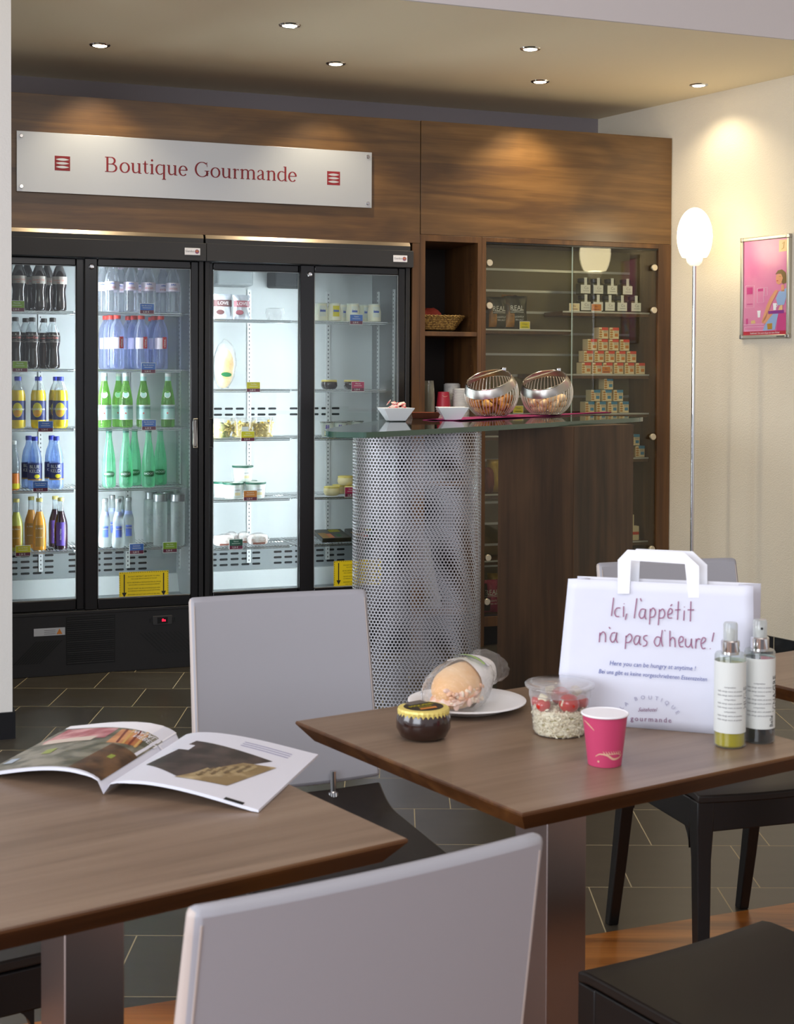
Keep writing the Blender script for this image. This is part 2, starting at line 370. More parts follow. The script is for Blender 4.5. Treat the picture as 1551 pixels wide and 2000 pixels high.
# pillar in the left foreground
pc = flo(30, 1442); pillar_c = flo(24.5, 1442)
slab('wall_left', pillar_c - DV * 1.2, pillar_c, NV * 0.25, 0, CH, M['pillar'])
q0 = pillar_c - DV * 1.2 - NV * 0.01; q1 = pillar_c + DV * 0.01 - NV * 0.01
slab('baseboard_left', q0, q1, NV * 0.27, 0, 0.1, M['basebd'])

# recessed ceiling spots
SPOTS = [(195, 88), (566, 49), (656, 124), (1036, 95), (1055, 159), (1365, 166)]
SL = ['above the left end of the sign', 'nearest one at the top centre', 'above the fridge gap, right of the sign', 'nearest one above the counter', 'in front of the display cabinet', 'closest to the right wall']
for i, p in enumerate(SPOTS):
    q = flo(p[0], p[1], CH)
    t = thing('ceiling_spotlight', 'small round recessed ceiling spotlight, ' + SL[i], 'ceiling light', q, 0, 'recessed ceiling spotlights')
    MB().lathe([(0.030, 0.004), (0.030, -0.003), (0.036, -0.006), (0.043, -0.004), (0.046, 0.0)], 28).build('trim_ring', M['chrome'], t)
    MB().lathe([(0.001, -0.0045), (0.030, -0.0045), (0.030, -0.001)], 24).build('lens', M['spotem'], t)
    l = bpy.data.lights.new('spot_light', 'SPOT'); l.energy = (28, 34, 27, 42, 46, 13)[i]; l.color = (1.0, 0.85, 0.60); l.spot_size = radians(128 if i == 5 else 104); l.spot_blend = 0.7; l.shadow_soft_size = 0.025
    o = bpy.data.objects.new('spot_light', l); COL.objects.link(o); o.location = q + Vector((0, 0, -0.012))

# ------------------------------------------------------------------ panelling and sign (local x = along the wall, y = depth, z = height)
def wthing(name, label, cat, u, n, z, group=None, rz=0): return thing(name, label, cat, W(u, n, z), TH + rz, group)
o = MB().box(-1.8, 1.931, 0.0, 0.02, 2.0, 2.595).build('wooden_fascia', M['fascia'], bevel=0.001); o.location = W(0, 0, 0); o.rotation_euler = (0, 0, TH)
tag(o, 'long walnut fascia board above the black fridges, behind the silver sign', 'wall panel')
o = MB().box(1.935, 3.340, 0.0, 0.018, 2.044, 2.597).build('wooden_fascia', M['fascia'], bevel=0.001); o.location = W(0, 0, 0); o.rotation_euler = (0, 0, TH)
tag(o, 'shorter walnut fascia board above the shelving and the glass display cabinet', 'wall panel')
o = MB().box(-1.8, 3.225, 0.021, 0.5, 2.5, 2.59).build('cabinet_top', M['fascia'], smooth=False); o.location = W(0, 0, 0); o.rotation_euler = (0, 0, TH); struct(o); o.name = 'trim_3'
o = MB().box(1.892, 1.931, 0.0, 0.018, 0.0, 1.998).build('filler_panel', M['cabwood'], bevel=0.001); o.location = W(0, 0, 0); o.rotation_euler = (0, 0, TH)
tag(o, 'narrow upright walnut filler strip between the right fridge and the open shelving', 'panel')

SIGN = wthing('shop_sign', 'long brushed silver sign with dark red lettering Boutique Gourmande', 'sign', 0.018, -0.012, 2.158)
MB().box(0, 1.657, -0.004, 0.0, 0, 0.266).build('sign_plate', M['alu'], SIGN, bevel=0.0008)
for x in (0.02, 1.637):
    for z in (0.022, 0.244):
        Mx = Matrix.Translation((x, 0, z)) @ Matrix.Rotation(pi / 2, 4, 'X')
        MB().lathe([(0.009, -0.011), (0.009, 0.008), (0.007, 0.0105)], 18, M=Mx).build('screw', M['chrome'], SIGN)
# serif lettering drawn with thick and thin strokes
TK, TN = 0.09, 0.034
def arc(cx, cy, rx, ry, a0, a1, n=14, tk=TK, tn=TN):
    r = []
    for i in range(n + 1):
        a = radians(a0 + (a1 - a0) * i / n); r.append((cx + rx * cos(a), cy + ry * sin(a), tn + (tk - tn) * abs(cos(a)) ** 1.4))
    return r
def st(x, y0, y1, l=0.05, r=0.05, top=True, bot=True, flag=False):
    g = [[(x, y0, TK), (x, y1, TK)]]
    if bot: g.append([(x - TK / 2 - l, y0 + TN / 2, TN), (x + TK / 2 + r, y0 + TN / 2, TN)])
    if top: g.append([(x - TK / 2 - l, y1 - TN / 2, TN), (x + TK / 2 + r, y1 - TN / 2, TN)])
    if flag: g.append([(x - TK / 2 - 0.06, y1 - 0.05, TN), (x, y1 - 0.012, 0.045)])
    return g
XH = 0.45
GL = {
 'B': (0.65, st(0.14, 0, .66, .06, 0.0) + [[(0.14, .645, TN), (.30, .645, TN)], [(0.14, .35, TN), (.32, .35, TN)], [(0.14, .015, TN), (.34, .015, TN)], arc(.30, .4975, .16, .1475, 90, -90), arc(.34, .1825, .19, .1675, 90, -90)]),
 'o': (0.50, [arc(.25, .225, .185, .215, 0, 360, 26)]),
 'u': (0.52, [[(.11, XH, TK), (.11, .14, TK)], [(.02, XH - .015, TN), (.11, XH - .015, TN)], [(.11, .16, TK), (.14, .06, .07), (.22, .025, .05), (.30, .05, TN), (.37, .11, TN)], [(.39, XH, TK), (.39, 0, TK)], [(.30, XH - .015, TN), (.39, XH - .015, TN)], [(.39, .015, TN), (.49, .015, TN)]]),
 't': (0.30, [[(.13, .58, .02), (.13, .45, TK), (.13, .12, TK)], [(.13, .13, TK), (.16, .04, .06), (.22, .02, .03), (.28, .06, TN)], [(.02, .435, TN), (.26, .435, TN)]]),
 'i': (0.27, st(.135, 0, XH, .04, .04, top=False, flag=True) + [arc(.135, .61, .028, .028, 0, 360, 12, .05, .05)]),
 'q': (0.51, [arc(.22, .225, .165, .215, 60, 300, 20), [(.31, .40, TN), (.39, .45, TN)], [(.30, .04, TN), (.37, .09, TN)]] + [[(.40, XH, TK), (.40, -.21, TK)], [(.31, -.2, TN), (.49, -.2, TN)]]),
 'e': (0.45, [arc(.23, .225, .165, .215, 5, 320, 22), [(.09, .25, TN), (.40, .25, TN)]]),
 'G': (0.73, [arc(.37, .33, .29, .325, 50, 335, 28), [(.56, .58, TN), (.60, .66, .03)], [(.58, .61, .035), (.60, .45, .02)], [(.60, .28, TK), (.60, .05, TK)], [(.48, .27, TN), (.70, .27, TN)]]),
 'r': (0.35, st(.13, 0, XH, .04, .05, top=False, flag=True) + [[(.15, .33, TN), (.22, .42, .03), (.31, .40, .085)]]),
 'm': (0.78, st(.12, 0, XH, .04, .04, top=False, flag=True) + st(.39, 0, .34, .04, .04, top=False) + st(.66, 0, .34, .04, .04, top=False) + [[(.14, .36, TN), (.22, .425, .04), (.31, .425, .06), (.37, .39, .07), (.39, .30, TK)], [(.41, .36, TN), (.49, .425, .04), (.58, .425, .06), (.64, .39, .07), (.66, .30, TK)]]),
 'a': (0.45, [[(.08, .34, .06), (.10, .40, .05), (.18, .44, .03), (.26, .42, .05), (.30, .34, TK), (.30, .10, TK), (.33, .03, .05), (.41, .04, TN)], [(.30, .27, TN), (.16, .21, .04), (.08, .15, .07), (.08, .07, .08), (.14, .03, .06), (.22, .04, .03), (.30, .1, TN)]]),
 'n': (0.52, st(.12, 0, XH, .04, .04, top=False, flag=True) + st(.39, 0, .34, .04, .04, top=False) + [[(.14, .36, TN), (.22, .425, .04), (.31, .425, .06), (.37, .39, .07), (.39, .30, TK)]]),
 'd': (0.51, [arc(.22, .225, .165, .215, 60, 300, 20), [(.31, .40, TN), (.39, .42, TN)], [(.30, .04, TN), (.37, .09, TN)], [(.40, .67, TK), (.40, 0, TK)], [(.31, .655, TN), (.40, .655, TN)], [(.40, .015, TN), (.49, .015, TN)]]),
 ' ': (0.27, [])}
def serif(mb, s, x, y, em, depth, mi=0):
    for ch in s:
        w, g = GL[ch]
        for k, pts in enumerate(g):
            stroke(mb, [(p[0], p[1], p[2]) for p in pts], 0, lambda a, b, x=x, k=k: Vector((x + a * em, depth, y + b * em)), mi, smooth=len(pts) > 4 and len(pts) < 12)
        x += w * em
mb = MB(); x0 = U(205, 320)[0] - 0.018; z0 = U(205, 335.5)[1] - 2.158
serif(mb, 'Boutique Gourmande', x0 - 0.006, z0 - 0.002, 0.1025, -0.0046); mb.build('lettering', M['red'], SIGN, smooth=False)
for (xa, ya, xb, yb) in ((106, 305, 136, 335), (637, 335, 662, 363)):
    a = U(xa, ya); b = U(xb, yb); L_ = a[0] - 0.018; R_ = b[0] - 0.018; T_ = a[1] - 2.158; B_ = b[1] - 2.158
    lg = MB().box(L_, R_, -0.0048, -0.0042, B_, T_).build('logo', M['red'], SIGN, smooth=False)
    mb = MB(); c = (L_ + R_) / 2; w = (R_ - L_) * 0.44; h = T_ - B_
    for k in range(3):
        zc = T_ - h * (0.24 + 0.26 * k); pts = []
        for j in range(16):
            t = -1 + 2 * j / 16; pts.append((c + w * t, zc + (0.085 * h * (1 - t * t) if True else 0)))
        for j in range(16):
            t = 1 - 2 * j / 16; pts.append((c + w * t, zc - 0.085 * h * (1 - t * t)))
        mb.add([(p[0], -0.0052, p[1]) for p in pts], [tuple(range(len(pts)))])
    mb.build('logo_mark', M['alu'], lg, smooth=False)

# ------------------------------------------------------------------ fridges
FZ = {1: [1.640, 1.378, 1.108, 0.830, 0.553], 2: [1.617, 1.285, 1.053, 0.765, 0.537]}
SN0, SN1 = 0.085, 0.43
def wire_shelf(x0, x1, z, parent):
    mb = MB(); r = 0.0022
    c = 0.035
    mb.tube([(x0, SN1, z - .004), (x0, SN0 + .0, z - .004), (x1 - c, SN0, z - .004), (x1, SN0 + c, z - .004), (x1, SN1, z - .004)], 0.0035, 6)
    mb.tube([(x0, SN0 + 0.008, z - .012), (x1 - c, SN0 + 0.008, z - .012)], 0.0025, 5)
    mb.tube([(x0, 0.30, z - .006), (x1, 0.30, z - .006)], 0.003, 5)
    n = int((x1 - x0) / 0.0155)
    for k in range(1, n):
        x = x0 + (x1 - x0) * k / n; y = SN0 + max(0, c - (x1 - x))
        mb.tube([(x, y - 0.002, z - .002), (x, SN1, z - .002)], r, 4)
    mb.build('wire_shelf', M['wire'], parent)
def make_fridge(k, u0, label, wide=1.02):
    R = wthing('refrigerator', label, 'refrigerator', u0, 0, 0, 'black glass-door drinks fridges')
    mb = MB()                                                    # cabinet shell
    mb.box(0, 0.03, 0.045, 0.52, 0.0, 1.955); mb.box(0.985, 1.015, 0.045, 0.52, 0.0, 1.955); mb.box(0.03, 0.985, 0.47, 0.52, 0.0, 1.955)
    mb.box(0.03, 0.985, 0.06, 0.47, 1.875, 1.955); mb.box(0.03, 0.985, 0.06, 0.47, 0.0, 0.29)
    mb.box(0, 1.015, 0.0, 0.06, 0.0, 0.285)
    mb.box(0, 1.02, -0.004, 0.06, 0.272, 0.287)
    mb.box(0, 0.022, 0.0, 0.05, 0.285, 1.88); mb.box(0.993, 1.015, 0.0, 0.05, 0.285, 1.88)
    mb.build('cabinet_body', M['black'], R, bevel=0.002)
    h = MB().box(0, wide, -0.035, 0.05, 1.877, 1.958).box(0.0, wide - 0.008, -0.012, 0.05, 1.958, 1.982).build('header', M['header'], R, bevel=0.002)
    MB().add([(0, -0.012, 1.982), (1.012, -0.012, 1.982), (1.012, 0.0, 2.0), (0, 0.0, 2.0)], [(0, 1, 2, 3)]).build('top_trim', M['strip'], R, smooth=False)
    bx = (372 if k == 1 else 778); q = U(bx + 4, 0, -0.037)
    ub = ux(bx + 4, -0.037, 1.917) - u0
    bd = MB().box(ub - 0.036, ub + 0.036, -0.0375, -0.035, 1.902, 1.934).build('badge', M['white'], h, bevel=0.001)
    mb = MB(); text(mb, 'Gamko', 0.014, flat((ub - 0.012, -0.0382, 1.919)), 0)
    mb.disc((ub + 0.021, -0.0382, 1.918), 0.010, 18, 1); mb.disc((ub + 0.021, -0.0386, 1.920), 0.005, 12, 2, rx=1.3, ry=.6)
    mb.build('badge_print', [M['grey'], M['purple_ink'], M['tagorange']], bd, smooth=False)
    # interior liner
    mb = MB(); X0, X1, Y0, Y1, Z0, Z1 = 0.03, 0.985, 0.062, 0.468, 0.292, 1.873
    mb.add([(X0, Y1, 0.53), (X1, Y1, 0.53), (X1, Y1, Z1), (X0, Y1, Z1)], [(0, 1, 2, 3)], 0)
    mb.add([(X0, Y1, 0.375), (X1, Y1, 0.375), (X1, Y1, 0.53), (X0, Y1, 0.53)], [(0, 1, 2, 3)], 1)
    mb.add([(X0, 0.40, Z0), (X1, 0.40, Z0), (X1, 0.44, 0.375), (X0, 0.44, 0.375), (X1, Y1, 0.375), (X0, Y1, 0.375)], [(0, 1, 2, 3), (3, 2, 4, 5)], 0)
    mb.add([(X0, Y0, Z0), (X1, Y0, Z0), (X1, 0.40, Z0), (X0, 0.40, Z0)], [(0, 1, 2, 3)], 1)
    mb.add([(X0, Y0, Z1), (X1, Y0, Z1), (X1, Y1, Z1), (X0, Y1, Z1)], [(3, 2, 1, 0)], 0)
    mb.add([(X0, Y0, Z0), (X0, Y1, Z0), (X0, Y1, Z1), (X0, Y0, Z1)], [(0, 1, 2, 3)], 0); mb.add([(X1, Y0, Z0), (X1, Y1, Z0), (X1, Y1, Z1), (X1, Y0, Z1)], [(3, 2, 1, 0)], 0)
    mb.build('liner', [M['liner'], M['linerlow']], R, smooth=False)
    # vents, rails
    mb = MB()
    def slot(x, z, w=0.042, hh=0.011):
        pts = [(x + (w / 2 - hh / 2) * (1 if cos(a) > 0 else -1) + hh / 2 * cos(a), z + hh / 2 * sin(a)) for a in [2 * pi * (j + .5) / 12 for j in range(12)]]
        mb.add([(p[0], 0.4665, p[1]) for p in pts], [tuple(range(12))])
    for rng in (range(0, 6), range(7, 14)):
        mb = MB()
        for r_ in range(5):
            for c_ in rng: slot(0.09 + c_ * 0.056, 0.515 - r_ * 0.028)
        mb.build('vent_slots', M['slot'], R, smooth=False)
    if k == 2:
        for rng in (range(1, 8), range(9, 14)):
            mb = MB()
            for r_ in range(2):
                for c_ in rng: slot(0.06 + c_ * 0.056, 1.185 - r_ * 0.03)
            mb.build('vent_slots', M['slot'], R, smooth=False)
    mb = MB()
    for x in (0.33, 0.745):
        mb.box(x - .010, x + .010, 0.458, 0.467, 0.41, 1.78, 0)
        for j in range(68): mb.box(x - .002, x + .002, 0.4572, 0.458, 0.42 + j * .02, 0.428 + j * .02, 1)
    for (y) in (0.13, 0.36):
        mb.box(0.977, 0.984, y - .010, y + .010, 0.41, 1.78, 0); mb.box(0.031, 0.038, y - .010, y + .010, 0.41, 1.78, 0)
        for j in range(68): mb.box(0.9765, 0.977, y - .003, y + .003, 0.42 + j * .02, 0.428 + j * .02, 1)
    mb.build('shelf_rails', [M['rail'], M['slot']], R, smooth=False)
    for z in FZ[k]:
        wire_shelf(0.040, 0.47, z, R); wire_shelf(0.475, 0.965, z, R)
    if k == 2:
        f = MB().box(0.13, 0.31, 0.30, 0.465, 1.79, 1.872).build('fan_cover', M['linerlow'], R, bevel=0.01)
        f = MB().box(0.42, 0.62, 0.30, 0.465, 1.79, 1.872).build('fan_cover', M['slot'], R, bevel=0.01)
    # lamps
    for x in ((0.497,) if k == 1 else (0.497, 0.028)):
        if x > 0.1 and k == 2: MB().box(.514, .517, .064, .108, .33, 1.87).build('light_blocker', M['black'], R, smooth=False)  # unseen blocker, added to keep tube light out of the right bay
        if x > 0.1: MB().lathe([(0.010, 0.36), (0.010, 1.82)], 14, M=Matrix.Translation((.500, 0.080, 0))).build('light_tube', M['tube'], R)
        else: MB().lathe([(0.008, 0.36), (0.008, 1.82)], 14, M=Matrix.Translation((x + 0.014, 0.075, 0))).build('light_tube', M['tube'], R)
    # doors
    def frame(x0, x1, y0, y1, gx0, gx1, nm):
        D = bpy.data.objects.new('x', None)
        mb = MB(); zb, zt = 0.288, 1.876; gz0, gz1 = 0.337, 1.841
        mb.box(x0, gx0, y0, y1, zb, zt); mb.box(gx1, x1, y0, y1, zb, zt); mb.box(gx0, gx1, y0, y1, zb, gz0); mb.box(gx0, gx1, y0, y1, gz1, zt)
        d = mb.build(nm, M['blackgl'], R, bevel=0.004)
        MB().box(gx0, gx1, (y0 + y1) / 2 - .002, (y0 + y1) / 2 + .002, gz0, gz1).build('glass_pane', M['door'], d, smooth=False)
        g = MB(); t = .003
        for (a, b, c_, e) in ((gx0, gx0 + t, gz0, gz1), (gx1 - t, gx1, gz0, gz1), (gx0, gx1, gz0, gz0 + t), (gx0, gx1, gz1 - t, gz1)): g.box(a, b, y0 + .003, y0 + .006, c_, e)
        g.build('seal', M['slot'] if False else M['linerlow'], d, smooth=False); bpy.data.objects.remove(D); return d
    d1 = frame(0.0235, 0.50, 0.026, 0.044, 0.044, 0.437 if k == 1 else 0.459, 'door')
    d2 = frame(0.459 if k == 2 else 0.471, 0.992, 0.002, 0.022, 0.53, 0.955, 'door')
    lx = ux(179 if k == 1 else 604, 0) - u0
    Mx = Matrix.Translation((lx, 0.0, 1.838 if k == 1 else 1.832)) @ Matrix.Rotation(pi / 2, 4, 'X')
    MB().lathe([(0.012, -0.004), (0.0125, 0.004), (0.009, 0.009), (0.006, 0.0085), (0.0055, 0.006)], 20, M=Mx).build('door_lock', M['chrome'], d2)
    for (hx, dd, y) in ((0.975 if k == 1 else None, d2, 0.0),) if k == 1 else ((0.032, d1, 0.024),):
        zc = U(383, 846)[1]
        hb = MB(); hb.tube([(hx - .008, y - .004, zc - .05), (hx - .008, y - .012, zc - .066), (hx + .008, y - .012, zc - .066), (hx + .008, y - .004, zc - .05), (hx + .008, y - .004, zc + .05), (hx + .008, y - .012, zc + .066), (hx - .008, y - .012, zc + .066), (hx - .008, y - .004, zc + .05)], 0.004, 6, closed=True)
        hb.box(hx - .006, hx + .006, y - 0.002, y, zc - .06, zc + .06); hb.build('handle', M['steel'] if k == 1 else M['black'], dd)
    # base details
    mb = MB()
    if k == 1:
        a = ux(129, 0, .15) - u0; b = ux(225, 0, .15) - u0
        mb.box(a, b, -0.0015, -0.0005, 0.045, 0.262, 1)
        for j in range(22): mb.box(a + .005, b - .005, -0.003, -0.0015, 0.052 + j * .0095, 0.055 + j * .0095, 2 if j % 5 == 0 else 0)
        mb.build('fan_grille', [M['black'], M['slot'], M['header']], R, smooth=False)
        for (s0, s1, sg) in ((25, 80, 1), (272, 354, -1)):
            mb = MB()
            A_ = ux(s0, 0, .1) - u0; B_ = ux(s1, 0, .1) - u0
            for j in range(10):
                t0 = A_ + (B_ - A_) * j / 10
                L2 = 0.10
                z0_ = 0.06 if sg > 0 else 0.17
                mb.add([(t0, -0.0012, z0_), (t0 + .008, -0.0012, z0_), (t0 + .008 + L2, -0.0012, z0_ + sg * L2), (t0 + L2, -0.0012, z0_ + sg * L2)], [(0, 1, 2, 3)], 1)
                if 0: mb.add([(t0, -0.0012, z0_ - .06), (t0 + .008, -0.0012, z0_ - .06), (t0 + .008 + L2, -0.0012, z0_ - .06 + sg * L2), (t0 + L2, -0.0012, z0_ - .06 + sg * L2)], [(0, 1, 2, 3)], 1)
            mb.build('base_grille', [M['black'], M['slot'], M['header']], R, smooth=False)
        a = ux(66, 0, .2) - u0; b = ux(127, 0, .2) - u0; zc = U(97, 1234)[1]
        lb = MB().box(a, b, -0.002, -0.0005, zc - .017, zc + .017).build('label_plate', M['alu'], R)
        mb = MB()
        for j in range(3): mb.box(a + .045, a + .095, -.0026, -.0024, zc - .010 + j * .008, zc - .008 + j * .008, 0)
        mb.add([(b - .012, -.0026, zc - .012), (b - .038, -.0026, zc - .012), (b - .025, -.0026, zc + .013)], [(0, 1, 2)], 1)
        mb.build('label_print', [M['grey'], M['tagorange']], lb, smooth=False)
        c_ = ux(317, 0, .22) - u0; zc = U(317, 1211)[1]
        cp = MB().box(c_ - .045, c_ + .045, -0.006, 0, zc - .021, zc + .021).build('thermostat_panel', M['header'], R, bevel=.002)
        MB().box(c_ - .024, c_ + .024, -0.0068, -0.006, zc - .014, zc + .014).build('display_window', M['blackgl'], cp)
        mb = MB(); text(mb, '0n', 0.019, flat((c_ + .006, -0.0072, zc), (1, 0, 0), (0, 0, 1)), 0, shear=.1); mb.build('digits', M['ledred'], cp, smooth=False)
        for s_ in (-1, 1):
            mb = MB(); mb.box(c_ + s_ * .056 - .003, c_ + s_ * .056 + .003, -.003, 0, zc - .010, zc + .010)
            for j in (-1, 1): mb.box(c_ + s_ * .052 - .008, c_ + s_ * .052 + .008, -.004, 0, zc + j * .008 - .002, zc + j * .008 + .002)
            mb.build('panel_clip', M['slot'], cp)
    # yellow warning sticker on the right door
    (xa, ya), (xb, yb) = ((233, 1118), (329, 1168)) if k == 1 else ((652, 1096), (745, 1143))
    y = 0.0095
    a = U(xa, ya, y); b = U(xb, yb, y); x0_, x1_ = a[0] - u0, b[0] - u0; z1_, z0_ = a[1], b[1]
    sk = MB().box(x0_, x1_, y - .0008, y - .0002, z0_, z1_).build('warning_sticker', M['yellow'], d2, smooth=False)
    tag(sk, 'yellow warning sticker with black arrows')
    mb = MB(); w_ = x1_ - x0_; h_ = z1_ - z0_; yy = y - .0013
    for j in range(22):
        if True:
            xx = x0_ + w_ * (j + .2) / 22
            mb.box(xx, xx + w_ / 40, yy, yy + .0003, z1_ - .0045, z1_ - .0025); mb.box(xx, xx + w_ / 40, yy, yy + .0003, z0_ + .0025, z0_ + .0045)
    for j in range(12):
        zz = z0_ + h_ * (j + .2) / 12
        mb.box(x0_ + .002, x0_ + .0038, yy, yy + .0003, zz, zz + h_ / 22); mb.box(x1_ - .0038, x1_ - .002, yy, yy + .0003, zz, zz + h_ / 22)
    for xx in (x0_ + w_ * .1, x1_ - w_ * .1):
        mb.box(xx - .0025, xx + .0025, yy, yy + .0003, z0_ + h_ * .25, z1_ - h_ * .08); mb.add([(xx - .011, yy, z0_ + h_ * .27), (xx + .011, yy, z0_ + h_ * .27), (xx, yy, z0_ + h_ * .1)], [(0, 1, 2)])
    for j, (s1, s2) in enumerate((('DO NOT OBSTRUCT AIR FLOW TO GRILL', 'THIS CAUSES SERIOUS DAMAGE TO THE UNIT'), ('NE PAS OBSTRUER LA VENTILATION PAR LES GRILLES', 'CELA CAUSERAIT DE SERIEUX DOMMAGES AU GROUPE'), ('NOOIT MOET DE BELUCHTINGSGLEUVEN', 'IN WARENRAUM TREFFEN BESCHADIGEN DIE MACHINE'), ('BEHINDERN SIE NICHT DEN LUFTFLUSS DER GRILL', 'DIESES VERURSACHT SCHADEN AN DER EINHEIT'))):
        zz = z1_ - h_ * (.17 + .215 * j); cx_ = (x0_ + x1_) / 2
        text(mb, s1, 0.0078, flat((cx_, yy, zz)), 0, wx=.83 if len(s1) > 40 else 1.0); text(mb, s2, 0.0068, flat((cx_, yy, zz - h_ * .085)), 0, wx=.85)
    mb.build('sticker_print', M['ink'], sk, smooth=False)
    return R
F1 = make_fridge(1, -0.157, 'left black two-door fridge full of drinks bottles, red lit thermostat at its base')
F2 = make_fridge(2, 0.865, 'right black two-door fridge holding yogurts, salads and jars, mostly behind the counter', 1.02)

# ------------------------------------------------------------------ bottles
M['cola'] = mat('cola_bottle', '1c0f09', 0.12, coat=0.5)
M['clearplast'] = thin('clear_plastic', 'eef2f4', 1.0, 0.05, 0.10, 'f2f6fa', 0.35)
M['waterpl'] = thin('water_bottle', 'f4f6fa', 1.0, 0.05, 0.10, 'f0f4fa', 0.45)
M['vittel'] = thin('blue_water_bottle', 'dce3f8', 1.0, 0.05, 0.18, 'd4dcf8', 0.45)
M['bluepl'] = thin('sky_blue_bottle', 'cfdff8', 1.0, 0.05, 0.18, 'c4d8fa', 0.45)
M['greengl'] = thin('green_glass', 'b4e088', 1.0, 0.04, 0.18, '9cd870', 0.5)
M['mint'] = thin('mint_bottle', 'c4f4dc', 1.0, 0.05, 0.24, 'a8f0cc', 0.5)
M['frost'] = thin('frosted_glass', 'eef2f2', 0.8, 0.2, 0.30, 'e6eceb', 0.5)
M['orangeade'] = mat('orange_soda', 'f2d21c', 0.25, coat=0.4, sss=0.1)
M['lemonj'] = mat('lemon_juice', 'c8c860', 0.3, coat=0.4); M['orangej'] = mat('orange_juice', 'e89c18', 0.3, coat=0.4); M['grapej'] = mat('grape_juice', '260c1c', 0.2, coat=0.4)
M['teaj'] = mat('peach_tea', 'd87820', 0.3, coat=0.4)
M['capdark'] = mat('cap_dark', '20140f', 0.4); M['capblue'] = mat('cap_blue', '2c38b0', 0.35); M['capred'] = mat('cap_red', 'd03c34', 0.35); M['capwhite'] = mat('cap_white', 'e4e6e4', 0.4); M['capgreen'] = mat('cap_green', '1c5c50', 0.4); M['capgold'] = mat('cap_gold', 'd8c878', 0.4); M['capsilver'] = mat('cap_silver', 'a8acae', 0.35, 0.6); M['capblack'] = mat('cap_band', '202020', 0.5)
M['lab_gray'] = mat('label_greybrown', 'a8a098', 0.5); M['lab_cola'] = mat('label_black', '221612', 0.4); M['lab_red'] = mat('label_script_red', 'c05848', 0.5)
M['lab_clear'] = mat('label_pale_pink', 'dcd0e0', 0.5); M['lab_white'] = mat('label_white', 'e8ecee', 0.5); M['lab_vit'] = mat('label_red', 'd02c38', 0.5); M['lab_navy'] = mat('label_navy', '26306e', 0.4)
M['lab_or'] = mat('label_orange', 'ee9c20', 0.5); M['lab_aqua'] = mat('label_aqua', 'b4dcd8', 0.5); M['lab_green'] = mat('label_green', '0e6034', 0.5); M['lab_blue'] = mat('label_blue', '4c64b8', 0.5); M['lab_brown'] = mat('label_tan', 'b88830', 0.5); M['lab_vio'] = mat('label_violet', '6048a0', 0.5); M['lab_sky'] = mat('label_lavender', 'a4b0e0', 0.5)
def wrap(r, zc, a0=0.0):                   # label text wrapped round a bottle facing local -y
    return lambda x, y: Vector((r * sin(x / r + a0), -r * cos(x / r + a0), zc + y))
def band(mb, r, z0, z1, mi=0, a0=-pi, a1=pi, seg=28):
    vs = []; n = seg
    for j in range(n + 1):
        a = a0 + (a1 - a0) * j / n; vs += [(r * sin(a), -r * cos(a), z0), (r * sin(a), -r * cos(a), z1)]
    mb.add(vs, [(2 * j, 2 * j + 2, 2 * j + 3, 2 * j + 1) for j in range(n)], mi)
def oval_patch(mb, fn, rx, ry, mi, cx=0, cy=0, pw=.5, n=14):
    vs = []
    for i in range(n + 1):
        x = -1 + 2 * i / n; h = max(.02, 1 - x * x) ** pw; vs += [fn(cx + rx * x, cy - ry * h), fn(cx + rx * x, cy + ry * h)]
    mb.add(vs, [(2 * i, 2 * i + 2, 2 * i + 3, 2 * i + 1) for i in range(n)], mi)
